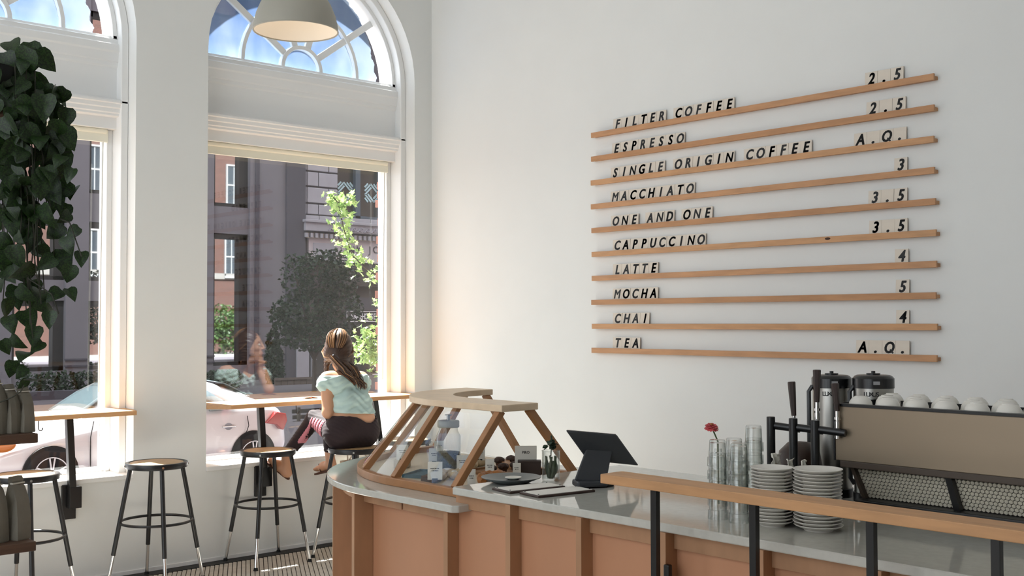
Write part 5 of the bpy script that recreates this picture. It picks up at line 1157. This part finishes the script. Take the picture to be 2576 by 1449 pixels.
spots = [(30, 115, 60), (70, 150, 75), (110, 150, 62), (20, 165, 80), (55, 200, 80), (95, 215, 80), (128, 235, 52), (155, 240, 48), (20, 235, 85), (60, 260, 80), (110, 265, 70), (168, 292, 52), (145, 285, 45), (95, 310, 70), (30, 330, 75), (130, 335, 60), (170, 345, 58),
         (35, 380, 80), (75, 395, 60), (120, 390, 60), (20, 440, 60), (60, 445, 75), (150, 440, 55), (178, 438, 40), (110, 470, 62), (85, 480, 70), (182, 480, 48), (165, 475, 55), (25, 490, 62), (140, 500, 60), (60, 530, 75), (115, 540, 65), (165, 530, 45), (165, 545, 40), (35, 560, 65),
         (75, 590, 75), (140, 580, 58), (185, 583, 42), (10, 610, 55), (105, 625, 58), (170, 612, 48), (45, 640, 62), (205, 648, 42), (160, 655, 68), (120, 660, 50), (60, 680, 65), (175, 685, 50), (20, 690, 50), (140, 738, 48), (178, 738, 40), (85, 720, 50), (40, 745, 55), (110, 770, 48), (125, 800, 44),
         (70, 800, 60), (25, 810, 50), (85, 840, 52), (40, 860, 46), (12, 870, 40), (60, 890, 52), (30, 925, 44), (55, 935, 36), (120, 945, 22), (60, 965, 30), (95, 870, 40), (15, 770, 50), (5, 540, 60), (5, 400, 60), (100, 350, 55), (150, 400, 45), (50, 350, 70), (80, 130, 60), (45, 300, 70)]
for i in range(120):
    y = random.triangular(120, 760, 350); spots.append((random.uniform(-10, 120+45*math.sin(max(0, min(1, (y-150)/420))*PI)), y, random.uniform(38, 66)))
for (px, py, s) in spots:
    D = Dp+random.uniform(-.10, .10); p = Vector(CAM+D*_ray(px, py)); size = s*D/FPX*1.12
    z = (Vector(CAM)-p).normalized(); x = z.cross(Vector((0, 0, 1))).normalized()*-1; y_ = z.cross(x)
    R3 = Matrix((x, y_, z)).transposed() @ Matrix.Rotation(random.uniform(-.9, .9), 3, 'Z') @ Matrix.Rotation(random.gauss(0, .5)-.25, 3, 'X') @ Matrix.Rotation(random.gauss(0, .5), 3, 'Y')
    o = link('leaf', random.choice(hms), pp, p, R3.to_euler(), (size, size, size))
b = MB()
for k in range(16):
    px0 = random.uniform(10, 90); y0 = random.uniform(150, 260); pts = []; y1 = random.uniform(520, 950); x = px0; D = Dp+random.uniform(-.08, .08)
    drift = random.uniform(-2, 8)
    for j in range(9):
        pts.append(Vector(CAM+D*_ray(x, y0+(y1-y0)*j/8))); x += random.uniform(-8, 8)+drift
    b.tube(pts, .0022, 5)
for q in ([(60, 955), (90, 956), (118, 952), (124, 945)], [(70, 700), (130, 740), (148, 790)], [(150, 550), (175, 560), (205, 645)], [(0, 1012), (30, 1000), (52, 985), (60, 970)]): b.tube([Vector(CAM+(Dp-.05)*_ray(*w_)) for w_ in q], .0025, 5)
b.obj('vine_stems', mat('vine_stem', (40, 40, 26), .7), pp)
# ================================================================== THE SEATED WOMAN
wm = thing('person', 'woman in a mint top and dark trousers sitting with her back to us', 'person', (-1.075, -.52, .745)); wm.location = (0, 0, 0)
M_SKIN = mat('skin', (206, 156, 124), .5, var=(8, .06), trans=.15); M_TOP = mat('mint_top', (192, 216, 211), .85, var=(30, .05), bump=(250, .15)); M_JEAN = mat('maroon_trousers', (34, 15, 21), .8, var=(30, .2), sheen=.03)
M_HAIR = mat('hair_brown', (72, 48, 34), .42, var=(12, .4), stretch=(3, 3, 1)); M_HAIRL = mat('hair_light', (150, 112, 78), .42); M_SOLE = mat('sandal_brown', (88, 54, 38), .7)
HC = np.array([-1.054, -.295, 1.405]); fd = np.array([.74, .67, .06]); fd /= np.linalg.norm(fd); sd_ = np.cross(fd, [0, 0, 1]); sd_ /= np.linalg.norm(sd_); ud = np.cross(sd_, fd)
HR = np.array([fd, sd_, ud])              # head frame: forward, right, up
def H_(f_, s_, u_): return HC+fd*f_+sd_*s_+ud*u_
Lsh, Lel, Lwr = (-1.225, -.395, 1.215), (-1.245, -.445, .985), (-1.13, -.26, .975)
Rsh, Rel, Rwr = (-.915, -.365, 1.205), (-1.0, -.105, 1.085), tuple(H_(.058, .020, -.20))
torso = [cap((-1.165, -.405, 1.165), (-.975, -.39, 1.155), .085, .085), cap((-1.12, -.46, 1.03), (-1.01, -.455, 1.03), .092), cap((-1.13, -.50, .93), (-1.015, -.50, .93), .098), cap((-1.185, -.40, 1.215), (-.955, -.375, 1.205), .05), cap((-1.155, -.49, .85), (-1.0, -.485, .85), .115)]
body = torso+[cap((-1.07, -.38, 1.22), H_(-.025, 0, -.07), .05, .044), cap(Lsh, Lel, .046, .038), cap(Lel, Lwr, .038, .026), cap(Rsh, Rel, .046, .036), cap(Rel, Rwr, .037, .024)]
head = [ell(H_(-.006, 0, .02), (.094, .073, .106), HR), ell(H_(.032, 0, -.050), (.056, .052, .062), HR), cap(H_(.068, 0, -.094), H_(.074, 0, -.098), .018), cap(H_(.03, 0, -.09), H_(-.02, 0, -.10), .04, .044)]
face = [cap(H_(.090, 0, .024), H_(.106, 0, -.016), .006, .0095), cap(H_(.092, -.011, -.020), H_(.092, .011, -.020), .008), cap(H_(.0835, -.013, -.049), H_(.0835, .013, -.049), .007), cap(H_(.0815, -.012, -.060), H_(.0815, .012, -.060), .0075), cap(H_(.076, -.034, .036), H_(.076, .034, .036), .010), ell(H_(.055, .040, -.014), (.026, .018, .022), HR), ell(H_(.055, -.040, -.014), (.026, .018, .022), HR), ell(H_(-.004, .073, -.008), (.018, .008, .029), HR), ell(H_(-.004, -.073, -.008), (.018, .008, .029), HR)]
hands = []
Lh = np.array(Lwr)+np.array([.05, .045, -.004]); hands += [cap(Lwr, Lh, .024, .028)]
Rh = H_(.062, .012, -.145); hands += [cap(Rwr, Rh, .023, .027)]
for i in range(4):
    o_ = (i-1.5)*.016
    a = Lh+np.array([.02, .02-o_*.8, 0])+np.array([-.5*o_, 0, 0]); hands += [cap(a, a+np.array([.032, .026, -.006]), .009, .008), cap(a+np.array([.032, .026, -.006]), a+np.array([.045, .04, -.022]), .008, .007)]
    k0 = Rh+sd_*o_+fd*.020+ud*.008; k1 = k0+fd*.020+ud*.010; k2 = k1-fd*.022+ud*.012; hands += [cap(k0, k1, .0092, .0088), cap(k1, k2, .0088, .0075)]
hands += [cap(Lh+np.array([-.01, .01, .01]), Lh+np.array([.02, .05, .018]), .010, .008), cap(Rh-sd_*.024, Rh-sd_*.034+ud*.030+fd*.006, .011, .008)]
def smin(a, b, k):
    h = np.clip(.5+.5*(b-a)/k, 0, 1); return b*(1-h)+a*h-k*h*(1-h)
def bodyf(P):
    hd = smin(field(P, head, .018), field(P, face, .004), .010)
    d = smin(field(P, body, .022), hd, .020)
    return smin(d, field(P, hands, .005), .006)
# feet: left on the wall bracket, right hanging below the seat
Lan, Lhe, Lto = np.array((-1.375, -.125, .66)), np.array((-1.372, -.125, .56)), np.array((-1.435, -.045, .635))
Ran, Rhe, Rto = np.array((-1.105, -.25, .68)), np.array((-1.102, -.265, .60)), np.array((-1.112, -.13, .565))
for an, he, to in ((Lan, Lhe, Lto), (Ran, Rhe, Rto)):
    body += [cap(an+(an-he)*.3, he, .034, .034), cap(he, he+(to-he)*.6, .033, .036), cap(he+(to-he)*.6, to, .034, .020)]
    d = (to-he)/np.linalg.norm(to-he); sdv = np.cross(d, (an-he)/np.linalg.norm(an-he))
    for i in range(5): body.append(cap(to+sdv*(i-2)*.013, to+sdv*(i-2)*.014+d*(.022-.003*i), .009, .0075))
blob('body', bodyf, (-1.52, -.64, .50), (-.84, .02, 1.56), .0055, M_SKIN, wm, 1)
# eyes, brows, lips
for s in (-1, 1):
    b = MB(); b.ball(tuple(H_(.0735, s*.031, .014)), .0115); b.obj('eye', mat('eye_white', (226, 220, 212), .2), wm, smooth=True)
    b = MB(); b.ball(tuple(H_(.0825, s*.031, .014)), .0046); b.obj('iris', mat('iris', (52, 38, 28), .2), wm, smooth=True)
    b = MB(); b.tube([tuple(H_(.0865, s*.014, .038)), tuple(H_(.0845, s*.030, .044)), tuple(H_(.072, s*.048, .037))], [.0025, .003, .0015], 6); b.obj('eyebrow', M_HAIR, wm, smooth=True)
b = MB(); b.tube([tuple(H_(.083, -.021, -.055)), tuple(H_(.0915, 0, -.0545)), tuple(H_(.083, .021, -.055))], [.002, .0055, .002], 7); b.obj('lips', mat('lips', (176, 96, 88), .45), wm, smooth=True)
# --- top: cap sleeves, V back, cropped hem; folds run across the back
tp = [(q[0], q[1], q[2], q[3]+.010, q[4]+.010) for q in torso[:4]]+[cap(np.array(Lsh)+(.02, 0, .0), np.array(Lsh)+(-.018, -.006, -.035), .058, .058), cap(np.array(Rsh)+(-.02, 0, 0), np.array(Rsh)+(.02, .01, -.035), .058, .056)]
def topf(P):
    d = field(P, tp, .03); x, y, z = P[..., 0], P[..., 1], P[..., 2]
    d = d-.0042*np.sin((z+.22*(x+1.07)+.04*np.sin(x*30))*95)*np.clip(1-(z-1.17)/.05, 0, 1)-.002*np.sin((z-.3*x)*180)
    d = np.maximum(d, (.975-.06*(x+1.07))-z)                                   # hem
    n = z-(1.235-.9*np.clip(.085-np.abs(x+1.055), 0, .1)-.0*(y+.4)); d = np.maximum(d, n)        # V neckline
    nb = np.linalg.norm(P-np.array((-1.06, -.36, 1.27)), axis=-1)-.082; d = np.maximum(d, -nb)
    return d
blob('top', topf, (-1.33, -.62, .93), (-.82, -.24, 1.31), .006, M_TOP, wm, 2)
# --- trousers
Lkn, Rkn = (-1.185, -.19, .925), (-1.035, -.12, .955)
tr = [cap((-1.16, -.49, .85), (-1.0, -.485, .85), .128), cap((-1.13, -.50, .93), (-1.015, -.50, .93), .108), cap((-1.165, -.46, .835), Lkn, .095, .062), cap(Lkn, Lan+(0, -.0, .02), .060, .040), cap((-1.01, -.45, .845), Rkn, .095, .062), cap(Rkn, Ran+(0, 0, .03), .058, .040)]
def trf(P):
    d = field(P, tr, .028); x, y, z = P[..., 0], P[..., 1], P[..., 2]
    d = np.maximum(d, z-(.955-.30*(x+1.25)*np.clip((x+1.25)/.2, 0, 1)*np.clip((-.90-x)/.18, 0, 1)) + 0*x) if False else d
    hipz = .965-.055*np.exp(-((x+1.01)/.085)**2); m = np.where(y < -.36, z-hipz, z-.985); d = np.maximum(d, m)
    d = d-.0015*np.sin((z*1.3+x)*160)
    return np.maximum(d, np.maximum(.672-z, -1))
blob('trousers', trf, (-1.46, -.66, .64), (-.84, -.0, 1.02), .0065, M_JEAN, wm, 2)
# sunlight on the ripped left thigh, painted as a pink patch with slits
pa, pb = np.array((-1.165, -.46, .835)), np.array(Lkn)
def patch(P):
    d = field(P, tr, .028)-.004; t_ = ((P-pa)@(pb-pa))/((pb-pa)@(pb-pa)); ax = pa+(pb-pa)*t_[..., None]; rel = P-ax
    side = rel@np.array([-.80, -.45, -.10]); d = np.maximum(d, -(field(P, tr, .028)+.003)); d = np.maximum(d, (np.abs(t_-.60)-.27)*.3)
    d = np.maximum(d, .052-side); sl = np.abs(((t_-.40)*9) % 1-.5)*.035-.0035
    return np.maximum(d, np.where(t_ > .36, -np.minimum(sl, 1) if False else np.where(np.abs(((t_-.36)*9) % 1-.5) > .40, .004, -1), -1))
blob('sunlit_thigh', patch, (-1.33, -.52, .76), (-1.05, -.14, 1.02), .0045, mat('sunlit_pink', (206, 132, 144), .8, bump=(150, .3)), wm, 1)
# --- hair: volume, half tied back, tail over the right of the spine
hv = [ell(H_(-.022, 0, .028), (.100, .096, .112), HR), ell(H_(-.045, -.045, -.02), (.07, .055, .07), HR), ell(H_(-.045, .055, -.02), (.07, .05, .07), HR), cap(H_(-.085, .0, -.03), (-1.085, -.42, 1.27), .055, .05), cap((-1.085, -.42, 1.27), (-1.055, -.475, 1.215), .045, .03), cap((-1.055, -.475, 1.215), (-1.025, -.515, 1.165), .028, .016), cap(H_(-.02, -.08, -.04), H_(-.05, -.085, -.16), .026, .014), cap(H_(-.03, .08, -.04), (-1.03, -.40, 1.25), .024, .018)]
def hairf(P):
    d = field(P, hv, .02); q = (P-HC)@HR.T
    ang_ = np.arctan2(q[..., 1], q[..., 2]+.05); d = d-.0022*np.sin(ang_*30)
    return np.maximum(d, np.where(q[..., 2] < .085, q[..., 0]-(.012+.55*np.clip(q[..., 2]+.02, 0, .1)), -1))
blob('hair', hairf, (-1.22, -.56, 1.13), (-.90, -.14, 1.57), .005, M_HAIR, wm, 1)
sb, sl_ = MB(), MB()
crown = H_(-.03, 0, .145)
for k in range(90):
    a = random.uniform(-1.0, 1.0)*PI*.62; r = random.uniform(.98, 1.05); tgt = H_(-.125, random.uniform(-.02, .02), -.03); pts = []
    for j in range(7):
        u = j/6; th = -.15+u*1.75; ph = a*(1-u*.75)
        # sweep back over the skull
        q = (-.022-.108*r*math.sin(th)*math.cos(ph), .103*r*math.sin(th)*math.sin(ph)*1.0, .028+.118*r*math.cos(th))
        pts.append(H_(*q))
    (sl_ if random.random() < .6 else sb).tube([tuple(p) for p in pts], [.0028]*6+[.0012], 5)
for k in range(46):
    o_ = np.array((random.gauss(0, .022), random.gauss(0, .010), 0)); cw = random.uniform(-.012, .012); pts = [H_(-.118, 0, -.03)+o_*.8, np.array((-1.088, -.468, 1.285))+o_*1.2, np.array((-1.075+cw, -.488, 1.25))+o_, np.array((-1.05-cw, -.508, 1.21))+o_*.7, np.array((-1.028+cw*1.5, -.535, 1.17))+o_*.5, np.array((-1.02+cw*2, -.535, 1.15-random.random()*.02))+o_*.4]
    (sl_ if random.random() < .3 else sb).tube([tuple(p) for p in pts], [.003, .0035, .0035, .003, .0022, .001], 5)
for side in (-1, 1):
    for k in range(12):
        w0 = random.uniform(-.01, .01); pts = [H_(.0, side*(.085+w0), .04), H_(-.05, side*(.105+w0), -.01), H_(-.10, side*(.075+w0), -.045), H_(-.125, side*.02, -.03)]
        sl_.tube([tuple(p) for p in pts], [.002, .003, .003, .002], 5)
for k in range(16):
    side = random.choice((-1, 1)); s0 = random.uniform(.085, .1); sb.tube([tuple(H_(.01-.03*random.random(), side*s0, .02)), tuple(H_(-.01, side*(s0+.012), -.06)), tuple(H_(-.02+random.gauss(0, .01), side*(s0+random.uniform(-.02, .02)), -.16))], [.002, .002, .0008], 4)
sb.obj('dark_strands', M_HAIR, wm, smooth=True)['kind'] = 'stuff'; sl_.obj('light_strands', M_HAIRL, wm, smooth=True)['kind'] = 'stuff'
b = MB(); cpt = H_(-.135, 0, -.025); b.obox(tuple(cpt), (.03, .008, .012), Matrix.Rotation(-.8, 3, 'Z')); b.obj('hair_clip', M_CHROME, wm, bevel=.002)
# --- sandals
for an, he, to, nm in ((Lan, Lhe, Lto, 'left'), (Ran, Rhe, Rto, 'right')):
    d = (to-he)/np.linalg.norm(to-he); up_ = (an-he)/np.linalg.norm(an-he); sdv = np.cross(d, up_); up_ = np.cross(sdv, d); rows = []
    L_ = np.linalg.norm(to-he)
    outl = [(-.045, .0), (-.038, .026), (0, .036), (L_*.5, .034), (L_*.85, .042), (L_+.025, .034), (L_+.042, .0)]; outl = outl+[(x, -y) for x, y in outl[1:-1][::-1]]
    b = MB(); base = he-up_*.040; vs = [tuple(base+d*x+sdv*y) for x, y in outl]+[tuple(base+d*x+sdv*y+up_*.012) for x, y in outl]; n = len(outl)
    b.add(vs, [tuple(range(n)), tuple(range(n, 2*n))]+[(i, (i+1) % n, n+(i+1) % n, n+i) for i in range(n)]); so = b.obj('sandal', M_SOLE, wm, bevel=.002)
    b = MB(); b.tube([tuple(base+d*(L_*.55)+sdv*.04+up_*.01), tuple(base+d*(L_*.7)+sdv*.028+up_*.066), tuple(base+d*(L_*.7)-sdv*.028+up_*.066), tuple(base+d*(L_*.55)-sdv*.04+up_*.01)], .005, 6); b.obj('strap', M_SOLE, so, smooth=True)
# --- her bag, hung under the bar; phone and pen on the bar
tb = thing('tote_bag', 'canvas tote with red woven panel hanging under the bar', 'bag'); M_CANV = mat('canvas', (206, 198, 182), .9, bump=(200, .2)); M_RED2 = mat('woven_red', (150, 26, 50), .85, var=(60, .3)); yb_ = -.10
A_, B_ = ony(yb_, 858, 1160), ony(yb_, 930, 1160); zb_ = ony(yb_, 860, 1300).z
b = MB(); rows = []
for i, (f_, s, dd) in enumerate(((0, .72, .05), (.05, .9, .075), (.4, 1.08, .085), (.75, 1.0, .07), (1, .98, .045))):
    c = (A_.x+B_.x)/2; hw_ = (B_.x-A_.x)/2*s; z = zb_+(A_.z-zb_)*f_; rows.append([(c-hw_, yb_-dd*.4, z), (c-hw_*.4, yb_-dd, z+random.uniform(-.006, .006)), (c+hw_*.4, yb_-dd, z), (c+hw_, yb_-dd*.4, z), (c+hw_, yb_+dd*.4, z), (c, yb_+dd*.8, z), (c-hw_, yb_+dd*.4, z)])
b.grid(rows, closed=True); b.add(rows[0], [tuple(range(7))]); b.obj('bag_body', M_CANV, tb, smooth=True, ang=70)
b = MB(); b.add([(A_.x+.005, yb_-.062, A_.z-.13), (B_.x-.005, yb_-.062, A_.z-.11), (B_.x-.008, yb_-.055, A_.z-.0), (A_.x+.008, yb_-.055, A_.z-.0)], [(0, 1, 2, 3)]); b.obj('woven_panel', M_RED2, tb, solid=.03)
for k, cc in enumerate(((40, 46, 70), (176, 182, 196), (60, 76, 104), (206, 200, 190))):
    x = A_.x+.115+k*.022; b = MB(); b.box(x, x+.018, yb_-.082, yb_-.076, A_.z-.09, A_.z-.005); b.obj('woven_stripe', mat('stripe_%d' % k, cc, .85), tb)
for s in (.25, .75):
    b = MB(); c = A_.x+(B_.x-A_.x)*.5; x_ = A_.x+(B_.x-A_.x)*s; b.tube([(A_.x+.03, yb_-.04, A_.z-.01), (x_-.03, yb_-.03, A_.z+.15), (x_, yb_-.01, BZ0-.03), (x_+.03, yb_-.03, A_.z+.15), (B_.x-.03, yb_-.04, A_.z-.01)], .006, 6); b.obj('strap', M_CANV, tb, smooth=True)
p = onz(BZ1, 783, 1003); t = thing('spectacles', 'small folded spectacles lying on the bar left of her arm', 'glasses', (p.x, p.y, BZ1), .2)
for s in (-1, 1): b = MB(); b.torus((s*.03, 0, .004), .022, .0025, 20, 6); b.obj('lens_rim', M_BLACK, t, smooth=True)
b = MB(); b.tube([(-.008, 0, .005), (0, .004, .007), (.008, 0, .005)], .002, 5); b.tube([(-.052, 0, .005), (-.03, .02, .008), (.05, .024, .005)], .002, 5); b.tube([(.052, 0, .005), (.03, .028, .009), (-.05, .03, .005)], .002, 5); b.obj('temples', mat('temple', (150, 80, 50), .5), t)
import OpenImageIO as o, numpy as np, sys
b=o.ImageBuf('/workdir/render_main.png'); a=b.get_pixels(o.FLOAT)[...,:3]*255
s=a.shape[1]/2576
for n,(x,y) in dict(pillar_top=(430,300),pillar_mid=(430,700),pillar_low=(430,1100),wall_lowL=(430,1260),frieze=(800,270),reveal=(1025,700),wcorner_top=(1150,100),wcorner_mid=(1200,500),wlow=(1250,850),wmid=(1400,600),wmid2=(1900,100),wright=(2480,300),wright_low=(2480,800),facade=(690,500),car=(560,1100),road=(860,1090),tree=(780,750),bartop=(700,1012),panel1=(1060,1380),panel2=(1390,1400),panel3=(1600,1400),slab=(1560,1275),slabfar=(1850,1340),machine=(2300,1110),rail=(1750,1235),pend=(740,30),fan=(700,160),floor=(700,1420),sill=(560,1172),shirt=(880,990),limestone=(810,480)).items():
    X,Y=int(x*s),int(y*s); print(n,(x,y),a[Y-2:Y+3,X-2:X+3].mean((0,1)).round())
